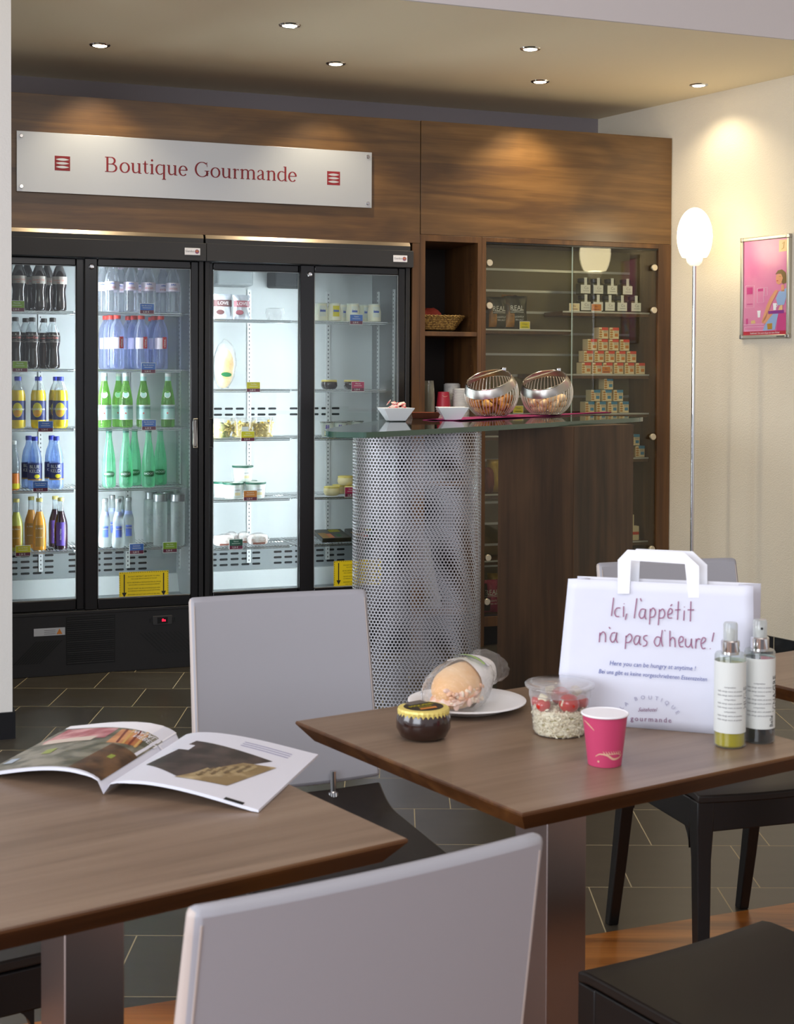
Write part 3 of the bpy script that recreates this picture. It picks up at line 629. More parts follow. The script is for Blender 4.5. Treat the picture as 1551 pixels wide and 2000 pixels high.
def bottle(kind, name, label, cat, group):
    R = thing(name, label, cat, (0, 0, 0), 0, group)
    def body(prof, m, nm='body', seg=24): return MB().lathe(prof, seg).build(nm, m, R, angle=50)
    def cap(r, z0, z1, m, nm='cap'):
        mb = MB(); n = 24; vs = []
        prof = [(r, z0), (r, z1 - .002), (r - .002, z1)]; mb.lathe(prof, 24); return mb.build(nm, m, R)
    if kind in ('cola', 'zero'):
        H_ = 0.235; body([(.024, 0), (.031, .006), (.0325, .02), (.031, .05), (.0275, .085), (.029, .10), (.0325, .115), (.033, .15), (.030, .168), (.022, .19), (.014, .208), (.0135, .212)] if kind == 'cola' else [(.024, 0), (.031, .006), (.0325, .02), (.031, .05), (.0275, .085), (.029, .10), (.0325, .115), (.0325, .15), (.030, .165)], M['cola'])
        if kind == 'zero': body([(.030, .165), (.022, .19), (.014, .208), (.0135, .216)], M['clearplast'], 'neck')
        cap(.0145, .213, .232, M['capdark'])
        mb = MB(); z0, z1 = (.122, .150)
        if kind == 'cola': band(mb, .0336, z0, z1 + .006, 0); text(mb, 'Coca-Cola', .014, wrap(.034, .139), 1, shear=.3); text(mb, 'light', .009, wrap(.034, .128), 1)
        else: band(mb, .0336, z0, z1, 2); band(mb, .0338, z1, z1 + .0015, 0); band(mb, .0338, z0 - .0015, z0, 0); text(mb, 'Coca-Cola', .014, wrap(.0343, .140), 1, shear=.3); text(mb, 'zero', .010, wrap(.0343, .128), 0)
        mb.build('bottle_label', [M['lab_gray'], M['lab_red'], M['lab_cola']], R)
    elif kind == 'orangina':
        body([(.026, 0), (.033, .008), (.034, .03), (.034, .125), (.0335, .150), (.029, .172)], M['orangeade'])
        body([(.029, .172), (.022, .192), (.0145, .208), (.014, .216)], M['clearplast'], 'neck'); cap(.0155, .215, .234, M['capblue'])
        mb = MB(); band(mb, .0346, .038, .125, 0)
        oval_patch(mb, wrap(.0350, .083), .023, .033, 1); oval_patch(mb, wrap(.0352, .068), .018, .014, 3)
        for j in range(4): stroke(mb, [(-.014, .066 + j * .003), (0, .062 + j * .004), (.014, .068 + j * .003)], .0012, wrap(.0354, 0), 1)
        text(mb, 'ORANGINA', .0145, wrap(.0356, .086), 2, shear=-.05)
        mb.build('bottle_label', [M['lab_navy'], M['tagyel'], M['lab_white'], M['lab_or']], R)
    elif kind == 'bluekeld':
        body([(.024, 0), (.031, .006), (.032, .02), (.031, .12), (.030, .145), (.024, .175), (.015, .198), (.0125, .212), (.0125, .222)], M['bluepl']); cap(.014, .220, .240, M['capblue'])
        mb = MB(); band(mb, .0326, .042, .118, 0); band(mb, .0328, .042, .048, 2)
        text(mb, 'BLUE', .021, wrap(.0331, .103), 1); text(mb, 'KELD', .021, wrap(.0331, .083), 1)
        oval_patch(mb, wrap(.0334, .060), .013, .009, 3, cx=.012)
        mb.build('bottle_label', [M['lab_navy'], M['lab_white'], M['lab_brown'], M['tagyel']], R)
    elif kind in ('lemonj', 'orangej', 'grapej'):
        body([(.026, 0), (.030, .004), (.0305, .08), (.030, .11), (.026, .135), (.018, .158), (.014, .175)] , M[kind])
        body([(.014, .175), (.0125, .20), (.0125, .222)], M['clearplast'], 'neck'); cap(.0145, .22, .236, M['capgold'])
        mb = MB()
        if kind == 'grapej': band(mb, .0311, .018, .125, 1, -.7, .7); text(mb, 'Alain Milliat', .011, lambda x, y: wrap(.0315, .07)(-y, x), 2)
        else: band(mb, .0311, .018, .115, 0, -.55, .75); text(mb, 'A. Millet', .010, wrap(.0315, .10), 2); text(mb, 'jus de fruits', .006, wrap(.0315, .06), 2)
        mb.build('bottle_label', [M['lab_brown'], M['lab_vio'], M['lab_white']], R)
    elif kind == 'tea':
        body([(.024, 0), (.028, .005), (.029, .02), (.028, .075)], M['teaj']); body([(.028, .075), (.028, .12), (.024, .15), (.0135, .19), (.0135, .205)], M['clearplast'], 'neck'); cap(.015, .205, .222, M['capwhite'])
        mb = MB(); band(mb, .0296, .006, .03, 0); mb.build('bottle_label', M['tagyel'], R)
    elif kind == 'evian':
        body([(.024, 0), (.032, .006), (.033, .03), (.030, .048), (.033, .066), (.030, .083), (.033, .10), (.033, .148), (.029, .175), (.019, .20), (.0135, .215), (.0135, .222)], M['waterpl']); cap(.0145, .220, .238, M['lab_clear'])
        mb = MB(); band(mb, .0337, .105, .146, 0); text(mb, 'evian', .019, wrap(.0341, .119), 1)
        for j in (-1, 0, 1): mb.add([wrap(.0341, .137)(j * .008 - .006, -.003), wrap(.0341, .137)(j * .008 + .006, -.003), wrap(.0341, .137)(j * .008, .005 if j == 0 else .003)], [(0, 1, 2)], 2)
        mb.build('bottle_label', [M['lab_clear'], M['lab_red'], M['lab_blue']], R)
    elif kind == 'vittel':
        body([(.025, 0), (.0325, .006), (.0335, .03), (.032, .05), (.0335, .07), (.0325, .085), (.0335, .10), (.0335, .165), (.029, .195), (.018, .218), (.0135, .226), (.0135, .236)], M['vittel']); cap(.016, .232, .251, M['capred'])
        mb = MB(); band(mb, .0341, .094, .146, 0, -.9, .3); band(mb, .0343, .096, .150, 1, .3, .95); text(mb, 'vittel', .021, lambda x, y: wrap(.0347, .122)(-y + .021, x), 2)
        mb.build('bottle_label', [M['lab_clear'], M['lab_vit'], M['lab_white']], R)
    elif kind == 'pellegrino':
        body([(.027, 0), (.0315, .005), (.032, .10), (.031, .128), (.024, .165), (.016, .20), (.0125, .225), (.0125, .238)], M['greengl'])
        cap(.014, .236, .252, M['capwhite']); MB().lathe([(.0138, .215), (.0136, .236)], 20).build('neck_band', M['lab_aqua'], R)
        mb = MB(); band(mb, .0326, .036, .104, 0); band(mb, .0328, .100, .104, 1); band(mb, .0328, .036, .039, 1); text(mb, 'S.PELLEGRINO', .0120, wrap(.033, .090), 2)
        vs = [wrap(.0332, .066)((.006 if j % 2 == 0 else .0026) * sin(2 * pi * j / 10), (.006 if j % 2 == 0 else .0026) * cos(2 * pi * j / 10)) for j in range(10)]; mb.add(vs, [tuple(range(10))], 3)
        for (w0, h0, mi, dy) in ((.015, .016, 1, 0), (.012, .013, 4, -.0006)):
            vs = [Vector((w0 * cos(2 * pi * j / 16), -.0252 + .02 * (h0 * sin(2 * pi * j / 16) / .03) + dy - .004, .152 + h0 * sin(2 * pi * j / 16))) for j in range(16)]; mb.add(vs, [tuple(range(16))], mi)
        mb.build('bottle_label', [M['lab_aqua'], M['lab_white'], M['lab_navy'], M['capred'], M['lab_aqua']], R)
    elif kind == 'badoit':
        body([(.024, 0), (.030, .005), (.0315, .02), (.031, .09), (.0285, .13), (.022, .175), (.0155, .215), (.013, .24), (.013, .256)], M['mint']); cap(.0145, .254, .272, M['capgreen'])
        mb = MB(); oval_patch(mb, wrap(.0321, .062), .028, .014, 0, pw=.3)
        text(mb, 'BADOIT', .0135, wrap(.0325, .063), 1); mb.build('bottle_label', [M['lab_green'], M['lab_white']], R)
    elif kind == 'lorina':
        body([(.025, 0), (.029, .005), (.030, .03), (.0285, .055), (.024, .085), (.0255, .105), (.024, .13), (.016, .16), (.0125, .19), (.0125, .212)], M['frost']); cap(.0145, .21, .226, M['capsilver'])
        MB().lathe([(.0215, .138), (.0160, .162), (.0155, .165)], 20).build('neck_label', M['lab_sky'], R)
        mb = MB(); band(mb, .0290, .048, .10, 0, -.45, .55); band(mb, .0294, .082, .092, 1, -.4, .5); text(mb, 'Lorina', .010, wrap(.0297, .087, .05), 2); mb.build('bottle_label', [M['lab_blue'], M['lab_navy'], M['lab_white']], R)
    elif kind == 'voss':
        body([(.030, 0), (.0325, .004), (.0325, .20), (.030, .205)], M['frost']); cap(.0325, .207, .240, M['capsilver'])
        mb = MB(); text(mb, 'VOSS', .030, lambda x, y: wrap(.0330, .11)(-y, x), 0, sp=1.5, wx=1.15); mb.build('bottle_label', M['grey'], R)
    return R
def row(kind, name, desc, cat, group, z, places, shelf_desc):
    """places: (pixel column, depth, row word)"""
    root = None; cnt = {}; tot = {}
    for p in places: tot[p[2]] = tot.get(p[2], 0) + 1
    for (px, n, rw) in places:
        i = cnt.get(rw, 0); cnt[rw] = i + 1
        w = ('single one' if tot[rw] == 1 else ORD[i]) + ' in ' + rw + ' row'
        lab = '%s, %s, %s' % (desc, w, shelf_desc)
        if len(places) == 1: lab = desc + ' on the ' + shelf_desc
        loc = W(ux(px, n, z + .1), n, z + .0005)
        if root is None: root = bottle(kind, name, lab, cat, group); root.location = loc; root.rotation_euler = (0, 0, TH * .55)
        else: dup(root, loc, TH * .55 + random.uniform(-.12, .12), lab)
    if kind == 'evian':
        for o in COL.objects:
            if o.get('group') == group: o.scale = (1, 1, .965)
f_, b_ = 'front', 'back'
z = FZ[1]
row('cola', 'cola_bottle', 'dark cola bottle with grey label', 'bottle', 'cola bottles on the top left shelf', z[0], [(37, .14, f_), (76, .14, f_), (116, .14, f_), (53, .235, b_), (92, .235, b_)], 'top left shelf')
row('zero', 'cola_bottle', 'cola bottle with black label', 'bottle', 'cola bottles on the second left shelf', z[1], [(30, .14, f_), (63, .14, f_), (103, .14, f_), (50, .24, b_), (86, .24, b_)], 'second left shelf')
row('orangina', 'orange_soda_bottle', 'yellow soda bottle with blue cap', 'bottle', 'orange soda bottles on the third left shelf', z[2], [(35, .14, f_), (75, .14, f_), (118, .14, f_), (110, .235, b_)], 'third left shelf')
row('tea', 'iced_tea_bottle', 'clear bottle half full of amber drink at the pillar', 'bottle', None, z[3], [(26, .135, f_)], 'fourth left shelf')
row('bluekeld', 'water_bottle', 'pale blue bottle with navy label', 'bottle', 'blue water bottles on the fourth left shelf', z[3], [(68, .14, f_), (110, .14, f_), (56, .235, b_), (101, .235, b_)], 'fourth left shelf')
row('lemonj', 'juice_bottle', 'lemon-yellow juice bottle', 'bottle', None, z[4], [(32, .14, f_)], 'bottom left shelf')
row('orangej', 'juice_bottle', 'orange juice bottle with tan label', 'bottle', 'orange juice bottles', z[4], [(77, .14, f_), (61, .24, b_)], 'bottom left shelf')
row('grapej', 'juice_bottle', 'dark juice bottle with violet label', 'bottle', 'dark juice bottles', z[4], [(119, .14, f_), (108, .24, b_)], 'bottom left shelf')
row('evian', 'water_bottle', 'clear bottle with pale pink label', 'bottle', 'clear water bottles on the top right shelf', z[0], [(219, .14, f_), (256, .14, f_), (290, .14, f_), (338, .14, f_), (201, .235, b_), (318, .235, b_), (236, .32, 'rear'), (275, .32, 'rear')], 'top right shelf')
row('vittel', 'water_bottle', 'bluish water bottle with red cap', 'bottle', 'red-capped water bottles', z[1], [(229, .14, f_), (276, .14, f_), (314, .14, f_), (216, .21, 'second'), (262, .21, 'second'), (301, .21, 'second'), (207, .28, 'third'), (251, .28, 'third'), (296, .35, 'rear')], 'second right shelf')
row('pellegrino', 'sparkling_water_bottle', 'green glass bottle with aqua label', 'bottle', 'green glass bottles', z[2], [(204, .14, f_), (246, .14, f_), (280, .14, f_), (328, .14, f_), (232, .22, b_)], 'third right shelf')
row('badoit', 'sparkling_water_bottle', 'mint green bottle with oval label', 'bottle', 'mint green bottles', z[3], [(213, .15, f_), (246, .13, f_), (290, .13, f_), (263, .24, b_), (313, .24, b_)], 'fourth right shelf')
row('lorina', 'lemonade_bottle', 'frosted lemonade bottle with blue label', 'bottle', 'frosted lemonade bottles', z[4], [(205, .15, f_), (231, .125, f_), (251, .17, f_), (219, .33, b_), (236, .24, b_)], 'bottom right shelf')
row('voss', 'water_bottle', 'cylindrical frosted bottle with grey cap', 'bottle', 'cylindrical water bottles', z[4], [(313, .15, f_), (347, .125, f_), (294, .30, b_), (326, .28, b_)], 'bottom right shelf')

# price tags clipped to the shelf edges
TAGS = [(33, 598, 'taggreen', 'Minerale'), (39, 716, 'taggreen', 'Minerale'), (89, 833, 'tagblue', 'Orangina'), (79, 950, 'tagblue', 'Eau de source'), (45, 1076, 'tagyel', 'Jus de fruits'),
        (287, 603, 'tagblue', 'Eau de source'), (290, 719, 'tagblue', 'Eau de source'), (291, 830, 'tagblue', 'Eau de source'), (267, 1072, 'tagblue', 'Limonade'), (332, 1069, 'taggreen', 'Eau Voss'),
        (495, 756, 'tagyel', 'Tortillas'), (484, 852, 'tagyel', 'Salade'), (489, 968, 'tagorange', 'Houmous'), (461, 1063, 'tagdk', 'Gateau'), (696, 624, 'tagblue', 'Yaourt'), (699, 755, 'tagpink', 'Mousse'), (686, 961, 'tagpink', 'Dessert')]
TW = {'taggreen': 'green', 'tagblue': 'blue', 'tagyel': 'yellow', 'tagorange': 'orange', 'tagdk': 'dark green', 'tagpink': 'pink'}
BY = ['beside the topmost cola bottles', 'under the second cola row', 'under the orange soda bottles', 'under the pale blue bottles', 'under the juice bottles', 'under the pink-labelled water bottles', 'under the red-capped bottles', 'under the green glass bottles', 'under the frosted lemonade bottles', 'under the cylindrical bottles',
      'in front of the wrapped bread', 'under the pasta salad tubs', 'under the stacked white tubs', 'under the wrapped cakes', 'under the white yogurt jars', 'under the two chocolate jars', 'under the cream dessert jars']
for (px, py, cm, tx_), by in zip(TAGS, BY):
    u, zz = U(px, py, .078); t = thing('price_tag', '%s and plum price tag on the shelf edge, %s' % (TW[cm], by), 'price tag', W(u, .078, zz), TH, 'shelf price tags')
    MB().box(-.033, .033, -.001, .0005, -.025, .025).build('tag_card', M['tagwhite'], t, smooth=False)
    mb = MB(); mb.box(-.032, .032, -.0013, -.001, -.007, .023, 0); mb.box(-.032, .032, -.0013, -.001, -.023, -.007, 1)
    text(mb, tx_, .0085, flat((0, -.0017, .014)), 2); text(mb, '2,20 €', .011, flat((-.004, -.0017, -.015)), 2)
    mb.box(-.02, .02, -.0017, -.0013, .003, .0045, 2); mb.build('tag_print', [M[cm], M['tagplum'], M['tagwhite']], t, smooth=False)

# ------------------------------------------------------------------ food in the right fridge
z = FZ[2]
def at(px, n, zz, dz=0.0): return W(ux(px, n, zz + .05), n, zz + dz + .0005)
M['foil'] = mat('silver_foil', 'd0d0ce', 0.25, 0.9); M['cream'] = mat('yogurt_cream', 'f0eed8', 0.4, sss=.1); M['choco'] = mat('chocolate_cream', '2a1610', 0.22, coat=.5)
M['goldfoil'] = mat('yellow_foil', 'e8d478', 0.38, 0.2); M['jarcream'] = mat('cream_dessert', 'eadcae', 0.35); M['jarcaramel'] = mat('caramel_dessert', 'b88848', 0.35)
M['tubwhite'] = mat('tub_white', 'dfe6de', 0.4); M['tubgreen'] = mat('tub_rim_green', '1c5a44', 0.4); M['clear'] = thin('clear_tub', 'fafafa', 1.3, 0.05, 0.09, 'fafafa', 0.15)
M['film'] = thin('plastic_film', 'ffffff', 1.7, 0.16, 0.03, 'fdfdfd', 0.12)
_nt = M['film'].node_tree; _tc = _nt.nodes.new('ShaderNodeTexCoord'); _n = _nt.nodes.new('ShaderNodeTexNoise'); _n.inputs['Scale'].default_value = 45; _n.inputs['Detail'].default_value = 4; _n.inputs['Distortion'].default_value = 1.5
_b = _nt.nodes.new('ShaderNodeBump'); _b.inputs['Strength'].default_value = 1; _b.inputs['Distance'].default_value = 0.012; _nt.links.new(_tc.outputs['Object'], _n.inputs['Vector']); _nt.links.new(_n.outputs[0], _b.inputs['Height'])
for _q in _nt.nodes:
    if _q.type == 'BSDF_GLOSSY': _nt.links.new(_b.outputs[0], _q.inputs['Normal'])
M['bag_silver'] = mat('bag_silver', 'c4c8d0', 0.3, 0.3, bump=(25, .5, .01)); M['bag_brown'] = mat('bag_brown', '5c3838', 0.4)
M['pasta'] = noisemat('pasta_pieces', 'd8c484', 'b09850', 90, 0.5); M['salgreen'] = noisemat('rice_salad', 'c8b878', '7c8840', 80, 0.5)
M['pastap'] = mat('pasta', 'e4cc80', 0.4); M['olive'] = mat('black_olive', '2a2620', 0.35); M['pepper'] = mat('yellow_pepper', 'ecc428', 0.35)
M['cake'] = noisemat('wrapped_cake', 'ece8e6', 'c8b0a4', 30, 0.35, bump=.3); M['brown'] = mat('label_brown', '8a5040', 0.5)
M['traybox'] = noisemat('dark_tray_print', '18140e', '2c2818', 20, 0.35); M['loaf'] = noisemat('bread_loaf', 'd8ac68', 'f0dcb0', 12, 0.6)
def yogurt(label, px, n, zz, yel):
    t = thing('yogurt_jar', label, 'jar', at(px, n, zz), TH, 'white yogurt jars on the top shelf')
    MB().lathe([(.030, 0), (.0335, .004), (.0335, .05), (.028, .075), (.029, .084)], 24).build('jar_body', M['cream'], t)
    MB().lathe([(.031, .083), (.031, .087), (.028, .0885)], 24).build('lid', M['tubwhite'], t)
    mb = MB(); band(mb, .0342, .022, .074, 0, -.5, .5); mb.f.pop; text(mb, 'Baiko', .013, wrap(.0348, .052), 1); band(mb, .0346, .044, .053, 1, -.42, .42)
    mb.build('jar_label', [M['tagyel'] if yel else M['tubwhite'], M['lab_blue']], t, smooth=False)
YP = [(627, .14, 0), (653, .13, 1), (689, .14, 0), (731, .14, 0), (672, .23, 0), (713, .22, 0)]
YL = ['white yogurt jar at the left end of the top shelf', 'white yogurt jar with a yellow label', 'white yogurt jar just above the blue price tag', 'white yogurt jar at the right end of its row', 'white yogurt jar behind the yellow-labelled one', 'rearmost white yogurt jar, behind the right end of the row']
for (px, n, yl), lb in zip(YP, YL): yogurt(lb, px, n, z[0], yl)
def glassjar(name, label, cat, loc, group, fill, s=1.0, foil='goldfoil', rz=0):
    t = thing(name, label, cat, loc, TH + rz, group)
    MB().lathe([(.026 * s, 0), (.034 * s, .004 * s), (.040 * s, .016 * s), (.040 * s, .030 * s), (.036 * s, .040 * s)], 32).build('jar_body', M[fill], t, angle=60)
    mb = MB(); n = 64; vs = []
    for zz, rr, cr in ((.034, .0365, .0012), (.042, .0378, .0006), (.045, .0372, 0), (.046, .034, 0)):
        for j in range(n): a = 2 * pi * j / n; r = (rr + (cr if j % 2 else -cr)) * s; vs.append((r * cos(a), r * sin(a), zz * s))
    fs = [(k * n + j, k * n + (j + 1) % n, (k + 1) * n + (j + 1) % n, (k + 1) * n + j) for k in range(3) for j in range(n)] + [tuple(range(3 * n, 4 * n))]
    mb.add(vs, fs); mb.build('foil_lid', M[foil], t, angle=20); return t
for px, s in ((643, 'left'), (687, 'right')): glassjar('chocolate_dessert_jar', '%s of the two chocolate jars with yellow lids on the second shelf' % s, 'jar', at(px, .15, z[1]), 'chocolate jars in the right fridge', 'choco')
glassjar('dessert_jar', 'cream dessert jar with yellow lid, front left of the stack', 'jar', at(648, .14, z[3]), 'cream dessert jars', 'jarcream')
glassjar('dessert_jar', 'caramel dessert jar with yellow lid, front right of the stack', 'jar', at(688, .14, z[3]), 'cream dessert jars', 'jarcaramel')
glassjar('dessert_jar', 'cream dessert jar behind the two front jars', 'jar', at(664, .235, z[3]), 'cream dessert jars', 'jarcream')
glassjar('dessert_jar', 'cream dessert jar on top of the stack of jars', 'jar', at(675, .17, z[3], .0475), 'cream dessert jars', 'jarcream')
for i, (px, n, w) in enumerate(((639, .13, 'nearest left'), (664, .13, 'front right'), (674, .22, 'rear left'), (696, .22, 'rear right'))):
    t = thing('yogurt_cup', 'white and violet yogurt cup with foil lid, %s of four' % w, 'yogurt', at(px, n, z[2]), TH, 'violet yogurt cups')
    MB().lathe([(.024, 0), (.026, .002), (.032, .066), (.036, .070)], 24).build('cup', M['tubwhite'], t); MB().lathe([(.0365, .070), (.0372, .074), (.030, .0755), (.0001, .0752)], 24).build('foil_lid', M['foil'], t)
    mb = MB(); band(mb, .0300, .004, .060, 0, -.6, .1); mb.v = [(x * (.85 + .2 * zz / .07) * 1.02, y * (.85 + .2 * zz / .07) * 1.02, zz) for x, y, zz in mb.v]; mb.build('cup_label', M['lab_vio'], t)
def tub(label, px, n, zz, dz=0):
    t = thing('spread_tub', label, 'tub', at(px, n, zz, dz), TH + .2, 'white tubs on the fourth shelf')
    MB().lathe([(.040, 0), (.043, .003), (.048, .066)], 28).build('tub_body', M['tubwhite'], t)
    MB().lathe([(.0485, .066), (.0515, .069), (.051, .075), (.047, .076), (.046, .0735), (.0001, .0735)], 28, mi=[0, 0, 0, 1, 1]).build('lid', [M['tubgreen'], M['tubwhite']], t)
    mb = MB(); band(mb, .0468, .012, .056, 0, -.7, .7); text(mb, 'caviar', .012, wrap(.0474, .042), 1); band(mb, .0473, .016, .030, 2, -.3, .3); mb.build('tub_label', [M['lab_white'], M['olive'], M['jarcream']], t)
for (px, n, dz, lb) in ((456, .135, 0, 'white green-rimmed tub, front middle of the pyramid'), (499, .135, 0, 'white green-rimmed tub, front right of the pyramid'), (436, .21, 0, 'white green-rimmed tub, left at the back of the pyramid'), (482, .25, 0, 'white green-rimmed tub, right at the back of the pyramid'), (474, .19, .0765, 'white green-rimmed tub on top of the pyramid')): tub(lb, px, n, z[3], dz)
for i, (px, n, mm, w) in enumerate(((432, .14, 'salgreen', 'left'), (473, .13, 'pasta', 'middle'), (513, .15, 'pasta', 'right'))):
    t = thing('salad_tub', 'clear tub of pasta salad, %s one of the three' % w, 'salad tub', at(px, n, z[2]), TH, 'pasta salad tubs')
    MB().lathe([(.040, 0), (.042, .002), (.050, .085), (.054, .088), (.053, .095), (.0001, .096)], 24).build('tub_body', M['clear'], t)
    f = MB().lathe([(.039, .003), (.047, .068), (.0001, .075)], 20).build('filling', M[mm], t)
    mb = MB(); rnd = random.Random(i)
    for j in range(60):
        a = rnd.uniform(0, 2 * pi); zz = rnd.uniform(.008, .076); r = .040 + .008 * zz / .08; c = Vector((r * cos(a), r * sin(a), zz)); d = Vector((rnd.uniform(-1, 1), rnd.uniform(-1, 1), rnd.uniform(-1, 1))).normalized() * .009
        mb.tube([c - d, c, c + d], .0032, 5, 0)
    for j in range(9):
        a = rnd.uniform(-pi, 0); mb.sphere((.035 * cos(a), .035 * sin(a), rnd.uniform(.05, .082)), .007, 1 if j % 2 else 2, 8, 6)
    g = mb.build('pasta_pieces', [M['pastap'], M['olive'], M['pepper']], t); g['kind'] = 'stuff'
    if i == 1: MB().box(-.016, .018, -.0515, -.0505, .015, .055).build('tub_label', M['lab_white'], t)
def pouch(name, label, cat, loc, w, h, d, mats, group=None, rz=0, tilt=0.0, deco=None):
    t = thing(name, label, cat, loc, TH + rz, group); t.rotation_euler = (tilt, 0, TH + rz)
    nx, nz = 14, 16; mb = MB(); vs = []; rnd = random.Random(hash(label) % 1000 if False else len(label))
    for side in (-1, 1):
        for k in range(nz + 1):
            for j in range(nx + 1):
                X = j / nx * 2 - 1; Z = k / nz * 2 - 1
                th = max(0, (1 - abs(X) ** 2.6)) ** .6 * max(0, (1 - abs(Z) ** 3.5)) ** .6
                vs.append((X * w / 2 * (1 - .06 * (1 - Z * Z)) , side * (d / 2 * th + .0006) + .002 * sin(9 * X + 5 * Z + side), (Z + 1) / 2 * h))
    fs = []; b = (nz + 1) * (nx + 1)
    for k in range(nz):
        for j in range(nx):
            q = (k * (nx + 1) + j, k * (nx + 1) + j + 1, (k + 1) * (nx + 1) + j + 1, (k + 1) * (nx + 1) + j); fs += [q, tuple(i + b for i in reversed(q))]
    mb.add(vs, fs); 
    o = mb.build('pouch', mats[0], t); 
    if deco:
        dm = MB(); deco(dm, w, h, lambda x, y: Vector((x, -(d / 2 * max(0, 1 - abs(2 * x / w) ** 2.6) ** .6 * max(0, 1 - abs(2 * y / h - 1) ** 3.5) ** .6 + .0035), y))); dm.build('printed_panel', mats[1:], t, smooth=False)
    return t
def grid(mb, fn, x0, x1, y0, y1, mi, n=6):
    vs = [fn(x0 + (x1 - x0) * i / n, y0 + (y1 - y0) * j / n) for j in range(n + 1) for i in range(n + 1)]
    mb.add(vs, [(j * (n + 1) + i, j * (n + 1) + i + 1, (j + 1) * (n + 1) + i + 1, (j + 1) * (n + 1) + i) for j in range(n) for i in range(n)], mi)
def love(mb, w, h, fn):
    grid(mb, fn, -w * .47, w * .47, h * .5, h * .76, 0); off = lambda x, y: fn(x, y) + Vector((0, -.001, 0)); text(mb, 'LOVE', .022, lambda x, y: off(x, y + h * .63), 1); 
    mb.add([off(.02 * cos(2 * pi * j / 12) - w * .15, h * .28 + .012 * sin(2 * pi * j / 12)) for j in range(12)], [tuple(range(12))], 0)
pouch('snack_bag', 'silver bag with brown band, left one on the top shelf', 'snack bag', at(434, .17, z[0]), .095, .122, .035, [M['bag_silver'], M['bag_brown'], M['lab_white']], 'silver snack bags', deco=love)
pouch('snack_bag', 'silver bag with reddish band, right one on the top shelf', 'snack bag', at(471, .145, z[0]), .082, .118, .035, [M['bag_silver'], mat('bag_red_band', '94505a', .4), M['lab_white']], 'silver snack bags', deco=love)
t = thing('clamshell_box', 'empty-looking clear plastic box on the top shelf beside the silver bags', 'plastic box', at(537, .16, z[0]), TH)
MB().lathe([(.045, 0), (.052, .03), (.056, .034), (.055, .037), (.05, .058), (.0001, .060)], 4, M=Matrix.Rotation(pi / 4, 4, 'Z')).build('box_shell', M['clear'], t, bevel=.004)
t = thing('wrapped_bread', 'clear bag of sliced flat bread leaning at the left fridge frame', 'bread', at(436, .17, z[1]), TH); t.rotation_euler = (0, .06, TH)
MB().sphere((0, 0, .10), 1, 0, 16, 12, (.046, .03, .095)).build('bread', M['loaf'], t)
o = MB().sphere((0, 0, .118), 1, 0, 16, 14, (.056, .042, .118), f=lambda q: q * (1 + .06 * sin(7 * q.x + 9 * q.z) * cos(6 * q.y)) ).build('wrapper', M['film'], t)
mb = MB(); mb.disc((.0, -.0435, .07), .022, 18, 0, rx=1.2, ry=.5); mb.build('wrapper_label', M['lab_green'], t, smooth=False)
for i, (px, n, rz, w) in enumerate(((437, .13, .1, 'left, cut by the door frame'), (452, .22, .3, 'second, standing further back'), (476, .21, -.2, 'third, leaning at the right pack'), (503, .13, .0, 'right-hand end of the group'))):
    t = thing('wrapped_cake', 'white wrapped cake pack on the bottom shelf, %s' % w, 'cake', at(px, n, z[4]), TH + rz, 'wrapped cakes on the bottom shelf')
    MB().box(-.045 if i % 3 == 0 else -.026, .045 if i % 3 == 0 else .026, -.028, .028, .006, .052).build('cake', M['cake'], t, bevel=.010)
    mb = MB().sphere((0, 0, .03), 1, 0, 18, 8, ((.058 if i % 3 == 0 else .036), .037, .030), f=lambda q: Vector((q.x, q.y, max(q.z, -.96))) * (1 + .07 * sin(16 * q.x) * cos(11 * q.z))); mb.build('wrapper', M['film'], t)
    MB().box(-.03 if i % 3 == 0 else -.018, .03 if i % 3 == 0 else .018, -.0295, -.0285, .008, .016).build('wrapper_label', M['brown'], t)
for i, (px, n, rz, w) in enumerate(((648, .20, 0, 'left'), (712, .20, 0, 'right, behind the perforated sheet'))):
    t = thing('tray_pack', 'flat dark printed food pack, %s one on the bottom shelf' % w, 'food pack', at(px, n, z[4], .012), TH, 'dark food packs'); t.rotation_euler = (.14, 0, TH)
    MB().box(-.075, .075, -.085, .095, 0, .022).build('carton', M['traybox'], t, bevel=.003)
    mb = MB()
    for j in range(5): mb.box(-.068 + j * .008, -.064 + j * .008, -.080, .02, .0224, .0228, 0)
    mb.box(-.03, -.008, -.075, .0, .0224, .0228, 1); mb.box(-.025, -.013, -.065, -.01, .0228, .0231, 0); mb.box(.012, .034, -.055, -.01, .0224, .0228, 2)
    for j in range(4): mb.box(.0, .055, .035 + j * .012, .040 + j * .012, .0224, .0227, 3)
    mb.build('carton_print', [M['lab_brown'], M['capred'], M['lab_green'], M['tagyel']], t, smooth=False)

